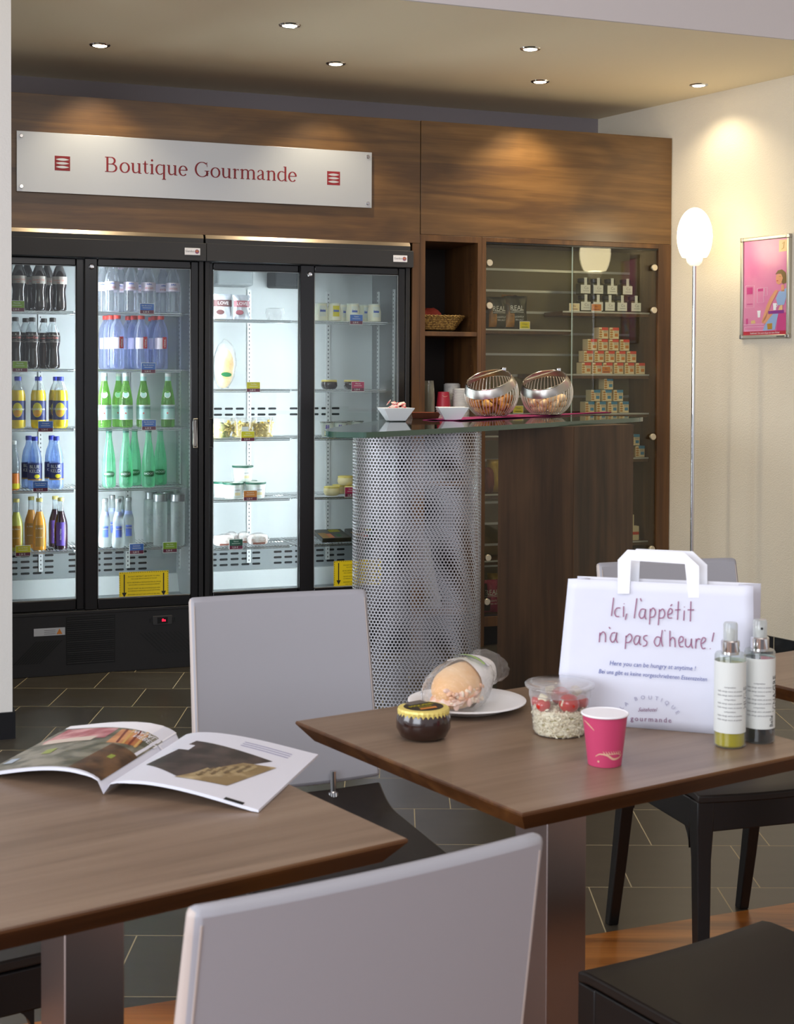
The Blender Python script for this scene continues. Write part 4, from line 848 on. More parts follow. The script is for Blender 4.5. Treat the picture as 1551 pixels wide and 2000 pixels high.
# ------------------------------------------------------------------ open shelving and glass display cabinet
c0 = 1.931
cz = -0.0
R = thing('open_shelf_unit', 'tall narrow open walnut shelf unit between fridge and display cabinet', 'shelf', W(0, 0, 0), TH)
MB().box(c0 + .001, 1.960, 0, .45, 0, 2.043).build('side_panel', M['cabwood'], R, bevel=.001)
MB().box(2.240, 2.262, 0, .45, 0, 2.043).build('side_panel', M['cabwood'], R, bevel=.001)
MB().box(1.960, 2.240, 0, .45, 2.012, 2.043).build('top_panel', M['cabwood'], R, bevel=.001)
MB().box(1.960, 2.240, .43, .45, 0, 2.012).build('back_panel', mat('dark_back', '1c110b', .6), R, smooth=False)
for zz in (1.571, 1.150, 0.83, 0.19): MB().box(1.960, 2.240, .006, .43, zz - .022, zz).build('shelf', M['cabwood'], R, bevel=.001)
mb = MB()
for j in range(22): mb.disc((2.2395, .08, 1.62 + j * .032 if j < 11 else 1.18 + (j - 11) * .032), .003, 8, 0, ax=('y', 'z'))
mb.build('shelf_pin_holes', M['steel'], R, smooth=False)
# display cabinet
D = thing('display_cabinet', 'walnut display cabinet with sliding glass doors and slatted back', 'cabinet', W(0, 0, 0), TH)
MB().box(2.263, 2.285, 0, .31, 0, 2.043).build('side_panel', M['cabwood'], D, bevel=.001)
MB().box(3.266, 3.341, 0, .02, 0, 2.043).box(3.266, 3.276, .02, .31, 0, 2.043).build('side_panel', M['cabwood'], D, bevel=.001)
MB().box(2.285, 3.266, 0, .31, 2.020, 2.043).build('top_panel', M['cabwood'], D, bevel=.001)
MB().box(2.285, 3.266, .0, .30, 0.10, 0.150).build('bottom_panel', M['cabwood'], D, bevel=.001)
MB().box(2.285, 3.266, .06, .08, 0.0, 0.10).build('plinth', M['blackgl'], D, smooth=False)
MB().box(2.285, 3.266, .30, .31, 0.15, 2.02).build('slatted_back', mat('slatwall_back', '7c7254', .5), D, smooth=False)
for k in range(16):
    zz = U(1000, 527, .295)[1] - k * .1105
    if zz > .2: MB().box(2.287, 3.264, .294, .2995, zz - .006, zz + .006).build('slat_rail', M['alu'], D, smooth=False)
SHELF = [(2.287, 2.80, 1.592), (2.752, 3.262, 1.690), (2.60, 3.262, 1.366), (2.287, 3.262, 1.163), (2.752, 3.262, .929), (2.752, 3.262, .489), (2.287, 2.74, .757), (2.287, 2.74, 1.052), (2.287, 2.74, .42)]
for (a, b, zz) in SHELF:
    s_ = MB().box(a, b, .082, .293, zz - .024, zz - .001).build('shelf', M['cabwood'], D, bevel=.001)
    MB().box(a, b, .078, .082, zz - .008, zz).build('shelf_edge', M['alu'], s_, smooth=False)
g1 = MB().box(2.286, 2.790, .030, .036, .152, 2.019).build('glass_door', M['cabglass'], D, smooth=False)
g2 = MB().box(2.772, 3.262, .012, .018, .152, 2.019).build('glass_door', M['cabglass'], D, smooth=False)
MB().box(2.770, 2.7725, .011, .019, .152, 2.019).build('polished_edge', M['edgeglass'], g2, smooth=False)
MB().box(2.285, 3.266, .008, .040, 2.012, 2.0205).build('door_track', M['black'], D, smooth=False); MB().box(2.285, 3.266, .008, .040, .150, .156).build('door_track', M['black'], D, smooth=False)
for (u, zz, y, gg) in ((2.308, 1.917, .030, g1), (2.309, 1.704, .030, g1), (2.309, .444, .030, g1), (2.304, .223, .030, g1), (2.309, 1.10, .03, g1), (3.238, 1.920, .012, g2), (3.237, 1.699, .012, g2), (3.237, 1.040, .012, g2), (3.236, .454, .012, g2)):
    Mx = Matrix.Translation((u, y, zz)) @ Matrix.Rotation(pi / 2, 4, 'X')
    MB().lathe([(.007, -.008), (.007, .010), (.0155, .011), (.0165, .013), (.0165, .023), (.015, .025)], 22, M=Mx).build('door_knob', M['knob'], gg)
M['label_cream'] = mat('label_cream', 'f0ead4', .5)
M['olivejar'] = mat('olive_spread', '4a4a30', .2, coat=.6)
def spread_jar(label, u, n, zz):
    t = thing('spread_jar', label, 'jar', W(u, n, zz + .0005), TH, 'square spread jars in the display cabinet')
    MB().box(-.029, .029, -.029, .029, 0, .062).build('jar_body', M['olivejar'], t, bevel=.007)
    MB().lathe([(.024, .061), (.026, .064), (.0285, .066), (.0285, .082), (.027, .084)], 22).build('lid', M['capblack'], t)
    mb = MB(); mb.box(-.028, .028, -.0302, -.0294, .006, .050, 0); mb.box(-.008, .008, -.0302, -.0294, .050, .088, 0); mb.box(-.008, .008, -.0302, -.02, .0855, .0862, 0)
    text(mb, 'Co', .020, flat((.004, -.0307, .034)), 1); mb.box(-.014, .020, -.0307, -.0303, .018, .020, 1); mb.build('jar_label', [M['lab_white'], M['grey']], t, smooth=False)
jb = [1140, 1164, 1187, 1211, 1238]; jt = [1141, 1166, 1193, 1223]
def uxc(px, n=.12, zz=1.7): return ux(px, n, zz)
for i, p in enumerate(jb): spread_jar('square spread jar, lower row, %s' % ORD[i], uxc(p), .125, 1.690)
for i, p in enumerate(jt): spread_jar('square spread jar stacked in the upper row, %s' % ORD[i], uxc(p), .135, 1.690 + .088)
M['boxcream'] = mat('biscuit_box', 'eee0bc', .5); M['boxred'] = mat('biscuit_red', 'dc4c3c', .5); M['boxblue'] = mat('biscuit_blue', '3c8cbc', .5); M['biscuit'] = mat('biscuit', 'c08838', .6)
def biscuit_box(label, u, n, zz, cm, group, lidc=None):
    t = thing('biscuit_box', label, 'biscuit box', W(u, n, zz + .0005), TH, group)
    MB().box(-.0265, .0265, -.03, .03, 0, .0585).build('carton', M['boxcream'], t, bevel=.001)
    mb = MB(); y = -.0305
    mb.box(-.010, .0265, y, y + .0004, .044, .0585, 0); mb.box(-.0265, .0265, -.03, .03, .0586, .059, 0)
    for j in range(4): mb.disc((-.017, y, .010 + j * .012), .0075, 10, 1, rx=1.25, ry=.6)
    mb.box(.002, .022, y, y + .0004, .012, .028, 0 if cm == 'boxblue' else 2)
    for j in range(3): mb.box(-.002, .022, y - .0003, y, .032 + j * .004, .0335 + j * .004, 3)
    mb.build('carton_print', [M[cm], M['biscuit'], M['tagorange'], M['grey']], t, smooth=False)
RN = ['bottom', 'second', 'third', 'top']
rows = [(1141, 6), (1145, 5), (1152.5, 4), (1174, 2)]
for r_, (x0, cnt) in enumerate(rows):
    for c_ in range(cnt):
        w = 'left' if (cnt == 2 and c_ == 0) else 'right' if cnt == 2 else ORD[c_]
        biscuit_box('cream and red biscuit box, %s row of the pyramid, %s' % (RN[r_], w), uxc(x0 + c_ * 21.1, .12, 1.4), .125, 1.366 + r_ * .0612, 'boxred', 'red biscuit boxes')
rows = [(1148, 4), (1159, 3), (1184, 1)]
for r_, (x0, cnt) in enumerate(rows):
    for c_ in range(cnt):
        biscuit_box('cream and blue biscuit box above the counter, %s row%s' % (['bottom', 'middle', 'top'][r_], '' if cnt == 1 else ', ' + ORD[c_]), uxc(x0 + c_ * 22.3, .12, 1.2), .125, 1.163 + r_ * .0612, 'boxblue', 'blue biscuit boxes on the shelf above the counter')
for i, (px, dz) in enumerate(((1246, 0), (1224, 0), (1236, .0612))): biscuit_box('cream and blue biscuit box right of the counter, %s' % ['outer one', 'inner one', 'upper one'][i], uxc(px, .12, .95), .125, .929 + dz, 'boxblue', 'blue biscuit boxes right of the counter')
t = thing('snack_carton', 'small cream carton on the low shelf right of the counter', 'carton', W(uxc(1238, .12, .52), .12, .4895), TH)
MB().box(-.02, .02, -.02, .02, 0, .075).build('carton', M['boxcream'], t, bevel=.001); MB().box(-.019, .019, -.0206, -.02, .03, .045).build('carton_print', M['boxred'], t)
MB().box(-.016, -.006, -.012, .002, .075, .135).build('spout', M['boxcream'], t, bevel=.001)
# price cards in the cabinet
for (px, py, cm, w, lb) in ((1122, 594, 'boxcream', .060, 'cream price card at the left of the spread jars'), (1165, 594, 'tagorange', .060, 'orange price card in front of the spread jars'), (1184, 719, 'tagorange', .052, 'orange price card in front of the red biscuit boxes'), (1025, 633, 'tagyel', .058, 'yellow price card beside the chips bags'), (1012, 801, 'tagyel', .058, 'yellow price card seen behind the bread baskets')):
    zz = {594: 1.690, 719: 1.366, 633: 1.592, 801: 1.163}[py]
    t = thing('price_card', lb, 'price card', W(uxc(px, .088, zz), .088, zz + .0005), TH, 'cabinet price cards')
    MB().box(-w / 2, w / 2, -.0008, .0008, 0, .040).build('card', M['lab_white'], t); mb = MB(); mb.box(-w / 2 + .002, w / 2 - .002, -.0012, -.0008, .004, .038, 0); text(mb, 'Chips' if cm == 'tagyel' else 'Bio', .013, flat((0, -.0016, .026)), 1); mb.box(-.018, .018, -.0016, -.0012, .009, .012, 1); mb.build('card_print', [M[cm], M['tagplum'] if cm != 'tagyel' else M['lab_green']], t, smooth=False)
def real(mb, w, h, fn):
    text(mb, 'REAL', .036, lambda x, y: fn(x, y + h * .62), 0, wx=.9); text(mb, 'HANDCOOKED', .010, lambda x, y: fn(x, y + h * .5), 0); text(mb, 'LIGHTLY', .013, lambda x, y: fn(x + .012, y + h * .36), 0); text(mb, 'SEA SALT', .011, lambda x, y: fn(x + .012, y + h * .27), 0)
    stroke(mb, [(-.03, h * .56), (0, h * .535), (.035, h * .57)], .002, fn, 0)
    grid(mb, fn, -w * .46, -w * .12, h * .06, h * .46, 1, 5); grid(mb, fn, -w * .46, -w * .30, h * .46, h * .9, 1, 5)
M['chipblack'] = noisemat('chips_bag_dark', '23281f', '3c4030', 9, .3); M['chipgold'] = noisemat('chips_bag_gold', 'a87428', '3a2c18', 14, .3); M['chiprose'] = noisemat('chips_bag_rose', 'a8285c', '7c1c44', 8, .3); M['chipyel'] = noisemat('chips_bag_yellow', 'd0b048', 'a07c2c', 10, .3); M['chipred'] = noisemat('chips_bag_red', '842018', '5c1410', 8, .3)
pouch('chips_bag', 'dark chips bag cut by the cabinet side, lettered REAL', 'chips bag', W(uxc(972, .16, 1.65), .16, 1.593), .115, .165, .045, [M['chipblack'], M['lab_white'], M['chipgold']], 'chips bags on the upper shelf', deco=real, tilt=-.05)
pouch('chips_bag', 'dark and golden chips bag left of the yellow card', 'chips bag', W(uxc(1008, .15, 1.65), .15, 1.593), .125, .172, .045, [M['chipblack'], M['lab_white'], M['chipgold']], 'chips bags on the upper shelf', deco=real, rz=-.1, tilt=-.08)
pouch('chips_bag', 'golden chips bag wedged behind the lettered ones', 'chips bag', W(uxc(995, .21, 1.65), .21, 1.593), .10, .18, .04, [M['chipgold']], 'chips bags on the upper shelf', rz=.2)
for (px, n, zz, ww, hh, mm, lb, rz) in ((967, .15, .757, .09, .17, 'chipyel', 'yellow chips bag in the slit beside the counter, middle shelf', -.2), (954, .14, .757, .07, .13, 'chipred', 'dark red chips bag in the slit beside the counter, middle shelf', .3), (968, .16, .151, .09, .19, 'chipyel', 'yellow chips bag in the slit, bottom shelf', -.2)):
    pouch('chips_bag', lb, 'chips bag', W(uxc(px, n, zz), n, zz + .001), ww, hh, .045, [M[mm]], 'chips bags beside the counter', rz=rz)
pouch('chips_bag', 'pink chips bag in the slit beside the counter, bottom shelf', 'chips bag', W(uxc(958, .11, .2), .11, .152), .085, .165, .045, [M['chiprose'], M['lab_white'], M['capblack']], 'chips bags beside the counter', deco=real, tilt=-.04)
# basket in the open unit
M['wicker'] = noisemat('wicker', 'a08040', '5c4018', 120, .6, bump=.8); M['cloth_red'] = mat('red_cloth', '7c2418', .8)
t = thing('wicker_basket', 'rectangular wicker basket on the open shelf unit', 'basket', W(2.075, .15, 1.5715), TH)
mb = MB()
def rr(hx, hy, zz, n=10): return [(hx * max(-1, min(1, 1.25 * cos(a))), hy * max(-1, min(1, 1.25 * sin(a))), zz) for a in [2 * pi * j / 40 for j in range(40)]]
ls = []
for k in range(15):
    tt = k / 14; hx = .085 + .042 * tt; hy = .055 + .03 * tt; ls.append(rr(hx + .0025 * (k % 2), hy + .0025 * (k % 2), .012 + .062 * tt))
vs = [p for l in ls for p in l]; fs = [(k * 40 + j, k * 40 + (j + 1) % 40, (k + 1) * 40 + (j + 1) % 40, (k + 1) * 40 + j) for k in range(14) for j in range(40)] + [tuple(reversed(range(40)))]
mb.add(vs, fs); mb.build('basket_body', M['wicker'], t, solid=.004)
mb = MB(); L_ = rr(.129, .087, .078)
for ph in (0, pi):
    pts = []
    for i, p in enumerate(L_):
        for q in range(3): a = (i * 3 + q) * 1.25 + ph; P = Vector(p).lerp(Vector(L_[(i + 1) % 40]), q / 3); pts.append(P + Vector((0, .004 * cos(a), .004 * sin(a))))
    mb.tube(pts, .0035, 5, closed=True)
mb.build('braided_rim', M['wicker'], t)
t2 = MB().sphere((0, 0, 0), 1, 0, 16, 8, (.075, .05, .045), f=lambda q: q * (1 + .2 * sin(5 * q.x + 3 * q.y))).build('red_cloth', M['cloth_red']); t2.location = W(2.035, .16, 1.645); t2.rotation_euler = (0, 0, TH)
tag(t2, 'dark red cloth lying in the wicker basket', 'cloth')
# cups in the open unit (lower bay)
M['cupred'] = mat('cup_red', 'b42a40', .4); M['cuprose'] = mat('cup_rose', 'c4426a', .4); M['cuptan'] = mat('cup_tan_print', 'd8ac90', .5); M['lidw'] = mat('white_lid', 'e4e2dc', .4); M['tumbler'] = thin('stacked_tumbler', 'e8e8e0', 1.2, .06, .14, 'eeeee6', .4)
def zc(n): return 1.151
cu = ux(869, .10, 1.2)
for i in range(5):
    t = thing('paper_cup', 'upside-down red paper cup, %s in the stack' % ['bottom one', 'second', 'third', 'fourth', 'topmost, fully seen'][i], 'cup', W(cu, .12, 1.151 + i * .0078), TH, 'stacked red cups on the open shelf')
    MB().lathe([(.0400, 0), (.0405, .003), (.039, .005)], 28).build('rim', M['lidw'], t)
    MB().lathe([(.0385, .004), (.0285, .090), (.0275, .091), (.026, .087)], 28).build('cup_wall', M['cupred'], t)
    if i == 4:
        mb = MB(); R_ = lambda x, y: Vector(((.0388 - .112 * y) * sin(x / .034), -(.0388 - .112 * y) * cos(x / .034), y + .004))
        stroke(mb, [(-.02, .070, .0005), (-.005, .063, .003), (.012, .068, .001)], 0, R_); stroke(mb, [(-.005, .014, .001), (.012, .010, .003), (.028, .020, .001)], 0, R_); mb.build('cup_print', M['cuptan'], t)
for (px, n, cnt, nm, tl) in ((901, .12, 22, 'near', 0), (883, .22, 26, 'rear', 0)):
    t0 = None
    for i in range(cnt):
        loc = W(ux(px, n, 1.25), n, 1.151 + i * .0062); lb = 'white cup lid stack behind the steel basket' if nm == 'near' else 'taller white cup lid stack behind the red cup'
        if t0 is None:
            t0 = MB().lathe([(.0425, 0), (.0432, .002), (.0425, .0045), (.038, .005), (.036, .009), (.030, .0095), (.029, .006)], 24).build('cup_lid', M['lidw']); t0.location = loc; tag(t0, 'white cup lid in the %s stack' % nm, 'cup lid', 'white cup lids, %s stack' % nm)
        else: c = t0.copy(); COL.objects.link(c); c.location = loc
t0 = None
for i in range(9):
    loc = W(ux(837, .11, 1.2), .11, 1.151 + i * .0125)
    if t0 is None:
        t0 = MB().lathe([(.031, 0), (.0315, .002), (.0255, .075), (.025, .078)], 24).build('clear_tumbler', M['tumbler']); t0.location = loc; tag(t0, 'clear plastic tumbler in the tall upside-down stack', 'tumbler', 'clear tumblers stacked on the open shelf')
    else: c = t0.copy(); COL.objects.link(c); c.location = loc
# plates and a paper bag on the lower open shelves, seen through the perforated sheet
t0 = None
for i in range(8):
    loc = W(2.10, .18, .8305 + i * .0045)
    if t0 is None: t0 = MB().lathe([(.07, 0), (.075, .001), (.105, .012), (.11, .0125)], 32).build('white_plate', M['plate']); t0.location = loc; tag(t0, 'white paper plate in the stack behind the perforated sheet', 'plate', 'plates on the open shelf')
    else: c = t0.copy(); COL.objects.link(c); c.location = loc
t = thing('paper_bag_stack', 'folded white paper bags standing behind the perforated sheet', 'paper bag', W(2.03, .14, .1905), TH)
MB().prism([(-.06, 0), (.075, 0), (.0, .34), (-.06, .34)], -.02, .02, M=Matrix.Rotation(pi / 2, 4, 'X')).build('folded_bags', M['white'], t, smooth=False)
MB().box(-.05, .03, -.0215, -.0205, .05, .055).build('bag_fold', M['grey'], t, smooth=False)

# ------------------------------------------------------------------ bar counter
CT = 1.165; KC = 1.156
fa = flo(676, 844, CT); fb = flo(1254, 813.5, CT); fa = flo(722, 845, CT)
cdv = (fb - fa).normalized(); cnv = Vector((-cdv.y, cdv.x, 0))
CA = atan2(cdv.y, cdv.x); CLEN = (fb - fa).length
M['glasstop'] = mat('counter_glass', '20332c', 0.04, spec=0.8); M['glassedge'] = mat('counter_glass_edge', '2c5444', 0.06, spec=.9)
R = thing('bar_counter', 'high bar counter with dark green glass top, perforated steel column and walnut panel', 'counter', fa + Vector((0, 0, -CT)), CA)
GP = [(-.06, 4.78), (.20, 5.17), (.60, 5.79), (1.00, 6.40), (1.12, 6.60), (1.14, 6.72), (1.02, 6.79), (.70, 6.83), (.38, 6.86), (.20, 6.84), (.07, 6.70), (-.03, 6.30), (-.125, 5.75), (-.212, 5.28), (-.247, 5.02), (-.242, 4.85), (-.20, 4.755), (-.13, 4.735)]
out = []
for i in range(len(GP)):
    a_, b_p, c_p, d_p = [Vector((*GP[(i + k) % len(GP)], 0)) for k in (-1, 0, 1, 2)]
    for k in range(6):
        q = k / 6; w_ = 0.5 * ((2 * b_p) + (c_p - a_) * q + (2 * a_ - 5 * b_p + 4 * c_p - d_p) * q * q + (3 * b_p - a_ - 3 * c_p + d_p) * q ** 3) - fa
        out.append((w_.dot(cdv), w_.dot(cnv)))
mb = MB(); n = len(out)
mb.add([(p[0], p[1], CT) for p in out], [tuple(range(n))], 0); mb.add([(p[0], p[1], CT - .019) for p in out], [tuple(reversed(range(n)))], 0)
mb.add([(p[0], p[1], zz) for zz in (CT - .019, CT) for p in out], [(i, (i + 1) % n, n + (i + 1) % n, n + i) for i in range(n)], 1)
mb.build('glass_top', [M['glasstop'], M['glassedge']], R, angle=50)
# perforated column: an oval tube with real holes
def to_local(p): q = p - fa; return (q.dot(cdv), q.dot(cnv))
ctr = flo(815, 1400) ; zc_ = 5.43
cpt = Vector(((815 - CX) / FPX * zc_, zc_, 0)); cl = to_local(cpt)
rx = 0.5 * 251 * zc_ / FPX
mb = MB(); pitch = 0.0134; circ = 0
Rz = Matrix.Rotation(-CA, 3, 'Z')
def oval(a):                                      # superellipse with soft corners
    c, s_ = cos(a), sin(a); e = 0.72
    v = Vector((rx * abs(c) ** e * (1 if c > 0 else -1), rx * .78 * abs(s_) ** e * (1 if s_ > 0 else -1), 0)); return Rz @ v
samp = [oval(2 * pi * i / 2000) for i in range(2001)]; cum = [0]
for i in range(2000): cum.append(cum[-1] + (samp[i + 1] - samp[i]).length)
circ = cum[-1]; NC = int(circ / pitch); pw = circ / NC; ph = pw * .866
import bisect
def on(s_):
    s_ %= circ; i = min(bisect.bisect_right(cum, s_) - 1, 1999); t = (s_ - cum[i]) / max(cum[i + 1] - cum[i], 1e-9); return samp[i].lerp(samp[i + 1], t)
NR = int((CT - .02) / ph); HR = pw * .365; hexr = pw / sqrt(3)
ang = [radians(30 * k) for k in range(12)]
for r_ in range(NR):
    zz = .006 + (r_ + .5) * ph
    for c_ in range(NC):
        s0 = (c_ + (.5 if r_ % 2 else 0)) * pw; vs = []
        for k, a in enumerate(ang):
            rr_ = hexr if k % 2 == 1 else pw / 2
            ax_ = rr_ * cos(a); ay = rr_ * sin(a); p = on(s0 + ax_); vs.append((p.x, p.y, zz + ay))
        for a in ang: p = on(s0 + HR * cos(a)); vs.append((p.x, p.y, zz + HR * sin(a)))
        mb.add(vs, [(k, (k + 1) % 12, 12 + (k + 1) % 12, 12 + k) for k in range(12)])
mb.v = [(v[0] + cl[0], v[1] + cl[1], min(v[2], CT - .0195)) for v in mb.v]
mb.build('perforated_column', M['perf'], R, angle=60)
# walnut panel with two visible faces
zw = 5.92
pA = Vector(((974 - CX) / FPX * 5.78, 5.78, 0)); pB = Vector(((1122 - CX) / FPX * zw, zw, 0)); pC = Vector(((1238 - CX) / FPX * 6.22, 6.22, 0))
nA = (pB - pA).normalized(); nAn = Vector((-nA.y, nA.x, 0)); nC = (pC - pB).normalized(); nCn = Vector((-nC.y, nC.x, 0))
P_ = [to_local(p) for p in (pA, pB, pC, pC + nCn * .10, pB + nAn * .12, pA + nAn * .06 + nA * .05)]
MB().prism(P_, 0, CT - .0195).build('walnut_panel', M['counterwood'], R, smooth=False)
MB().prism([to_local(p) for p in (pB - nA * .001 - nAn * .0008, pB + nC * .001 - nCn * .0008, pB + nAn * .002)], 0.001, CT - .021).build('panel_edging', M['cabwood'], R, smooth=False)
Zt = CT + .0005
def ct(px, py, dz=0.0): return flo(px, py, CT) + Vector((0, 0, .0005 + dz))
def bowl(label, loc, rz):
    t = thing('square_bowl', label, 'bowl', loc, rz, 'small white square bowls on the counter')
    Mx = Matrix.Rotation(pi / 4, 4, 'Z')
    MB().lathe([(.030, 0), (.042, .003), (.079, .047), (.077, .0485), (.074, .047), (.040, .006), (.0001, .005)], 4, M=Mx).build('bowl', M['porc'], t, smooth=True, angle=20, bevel=.0015); t.scale = (KC,) * 3
    return t
b1 = bowl('white square bowl at the left, heaped with red and white sachets', ct(773, 823), .25)
bowl('white square bowl beside the steel baskets, nearly empty', ct(883, 821), .08)
rnd = random.Random(3); M['sachet'] = noisemat('sachet_paper', 'f4e4dc', 'd8505c', 60, .5, .45, .62)
for i in range(14):
    a = rnd.uniform(0, 2 * pi); r = rnd.uniform(0, .040)
    o = MB().box(-.016, .016, -.009, .009, -.0012, .0012).build('sugar_sachet', M['sachet'], bevel=.0008)
    o.location = Vector(b1.location) + Vector((r * cos(a), r * sin(a), .046 + .009 * (i % 4) + rnd.uniform(0, .006))); o.rotation_euler = (rnd.uniform(-.9, .9), rnd.uniform(-.7, .7), rnd.uniform(0, 3))
    tag(o, 'red and white sugar sachet heaped in the left square bowl', 'sachet', 'sugar sachets')
M['copper'] = mat('copper_tray', '9a5a48', .22, .8)
t = thing('copper_tray', 'low copper coloured tray between the two white bowls', 'tray', ct(826, 817), .17); t.scale = (KC,) * 3
mb = MB(); mb.lathe([(.085, 0), (.098, .022), (.1, .0225), (.094, .020), (.080, .003), (.0001, .003)], 4, M=Matrix.Rotation(pi / 4, 4, 'Z') , sx=1, sy=1); mb.v = [(x * .82, y * .9, zz) for x, y, zz in mb.v]
mb.build('tray', M['copper'], t, angle=20, bevel=.0015)
M['napkin'] = mat('magenta_napkin', '8c1c5c', .85, bump=(60, .3, .004))
def on_c(u, v): return fa + cdv * u + cnv * v + Vector((0, 0, .0005))
sb = [flo(960, 815, CT), flo(1068, 812.5, CT)]; KB = 1.19
o = MB(); nx, ny = 24, 12; vs = []
pa = flo(896, 822, CT); pb = flo(1166, 806.5, CT); nd = (pb - pa).normalized(); nn = Vector((-nd.y, nd.x, 0))
for j in range(ny + 1):
    for i in range(nx + 1):
        s_ = i / nx; w_ = .19 * (1 - .72 * max(0, s_ - .55) / .45); q = pa + (pb - pa) * s_ + nn * (w_ * (j / ny) - .02 - .06 * s_) ; vs.append((q.x, q.y, CT + .003 + .002 * sin(9 * s_ + j) + .0015 * cos(5 * j)))
mb = MB().add(vs, [(j * (nx + 1) + i, j * (nx + 1) + i + 1, (j + 1) * (nx + 1) + i + 1, (j + 1) * (nx + 1) + i) for j in range(ny) for i in range(nx)])
tag(mb.build('magenta_napkin', M['napkin'], solid=.0022), 'magenta cloth napkin lying under the two steel baskets', 'napkin')
M['ballwire'] = mat('bright_wire', 'e8e4da', .35, .75)
def wire_ball(label, loc, rz):
    t = thing('wire_basket', label, 'basket', loc, rz, 'spherical steel bread baskets'); t.scale = (KB,) * 3; r = .103; zc0 = .088; c = Vector((0, 0, zc0))
    MB().lathe([(.055, 0), (.058, .002), (.056, .005), (.0001, .006)], 32).build('base_plate', M['chrome'], t)
    tn = Vector((-.22, -.40, .89)).normalized(); d1 = .056; d0 = .024    # band lies between two parallel planes, tilted to the front
    mb = MB()
    for k in range(44):
        a = 2 * pi * k / 44; pts = []
        for j in range(26):
            ph_ = -pi / 2 + .60 + (pi - .60) * j / 25; p = Vector((cos(ph_) * cos(a), cos(ph_) * sin(a), sin(ph_))) * r
            if p.dot(tn) > d0 + .004: break
            pts.append(c + p)
        if len(pts) > 2: mb.tube(pts, .0016, 5)
    mb.build('wires', M['ballwire'], t)
    ux_ = tn.cross(Vector((0, 0, 1))).normalized(); uy = tn.cross(ux_); mb = MB(); n = 64; vs = []; K = 7
    prof = [(r + .0008, d0 + (d1 - d0) * k / (K - 1)) for k in range(K)]
    prof2 = prof + [(r - .001, p[1]) for p in reversed(prof)]
    for (R_, d_) in prof2:
        rr_ = sqrt(R_ * R_ - d_ * d_)
        for j in range(n): a = 2 * pi * j / n; vs.append(c + tn * d_ + (ux_ * cos(a) + uy * sin(a)) * rr_)
    m_ = len(prof2); mb.add(vs, [(k * n + j, k * n + (j + 1) % n, ((k + 1) % m_) * n + (j + 1) % n, ((k + 1) % m_) * n + j) for k in range(m_) for j in range(n)]); mb.build('rim_band', M['steel'], t, angle=50)
    rr_ = sqrt(r * r - d1 * d1); ring = [c + tn * d1 + (ux_ * cos(2 * pi * j / 48) + uy * sin(2 * pi * j / 48)) * rr_ for j in range(48)]
    MB().tube(ring, .0022, 6, closed=True).build('rim_wire', M['chrome'], t)
    return t, c
def tongs(label, loc, rz):
    t = thing('serving_tongs', label, 'tongs', loc, rz, 'steel tongs on the bread baskets'); t.location = Vector(loc) + Vector((-.012, 0, -.012)); t.scale = (KB,) * 3
    for s_ in (-1, 1):
        MB().add([(-.085, s_ * .004, .148), (-.085, s_ * .014, .146), (.058, s_ * .010, .188), (.058, s_ * .002, .189), (-.085, s_ * .004, .1495), (-.085, s_ * .014, .1475), (.058, s_ * .010, .1895), (.058, s_ * .002, .1905)], [(0, 1, 2, 3), (7, 6, 5, 4), (0, 3, 7, 4), (1, 5, 6, 2), (0, 4, 5, 1), (3, 2, 6, 7)]).build('arm', M['steel'], t, bevel=.0006)
    MB().box(.050, .066, -.010, .010, .183, .196).build('hinge_block', M['chrome'], t, bevel=.002)
    return t
M['crust'] = noisemat('browned_pastry', 'c88a3c', '8c5420', 35, .5, .35, .65, bump=.5); M['pastry_pale'] = noisemat('pale_pastry', 'd8a858', 'b88038', 40, .5, bump=.4)
M['bun'] = noisemat('bun_crust', 'f2d6b0', 'e6bc90', 14, .5)
def croissant(loc, rot, s=1.0, pale=False):
    mb = MB(); n = 14; pts = []; rs = []
    for i in range(n + 1):
        a = radians(-70 + 140 * i / n); pts.append((.034 * sin(a) * s, .034 * cos(a) * s - .025 * s, 0)); t_ = 1 - abs(2 * i / n - 1); rs.append((.004 + .0135 * t_ ** .7 + (.0016 if i % 3 == 1 else 0)) * s)
    mb.tube(pts, rs, 10); o = mb.build('croissant', M['pastry_pale'] if pale else M['crust'], angle=60); o.location = loc; o.rotation_euler = rot; return o
balls = []
for i, (q, side) in enumerate(((sb[0], 'left'), (sb[1], 'right'))):
    loc = q + Vector((0, 0, .0062)); t, c = wire_ball('round steel wire basket on the magenta napkin, %s one with %s' % (side, 'croissants' if i == 0 else 'small rolls'), loc, 0.0)
    tongs('steel tongs lying across the %s wire basket' % side, loc, .25)
    rnd = random.Random(11 + i); k = 0; pts_ = []
    for lay, (zz, rad, cnt) in enumerate(((.026, .044, 6), (.047, .060, 8), (.066, .062, 8), (.075, .020, 3))):
        for j in range(cnt):
            a = 2 * pi * j / cnt + lay * .5; p = loc + Vector((rad * cos(a), rad * sin(a), zz)) * KB; k += 1
            if i == 0:
                o = croissant(p, (rnd.uniform(-.7, .7), rnd.uniform(-.7, .7), rnd.uniform(0, 6.28)), 1.05, k % 4 == 0); tag(o, 'small croissant heaped in the left wire basket', 'croissant', 'croissants in the left basket')
            else:
                o = MB().sphere((0, 0, 0), 1, 0, 14, 10, (.026, .021, .019), f=lambda q_: Vector((q_.x, q_.y * (1 - .12 * q_.x), q_.z))).build('bread_roll', M['bun']); o.location = p; o.rotation_euler = (rnd.uniform(-.6, .6), rnd.uniform(-.6, .6), rnd.uniform(0, 6.28)); tag(o, 'small pale bread roll in the right wire basket', 'bread roll', 'bread rolls in the right basket')

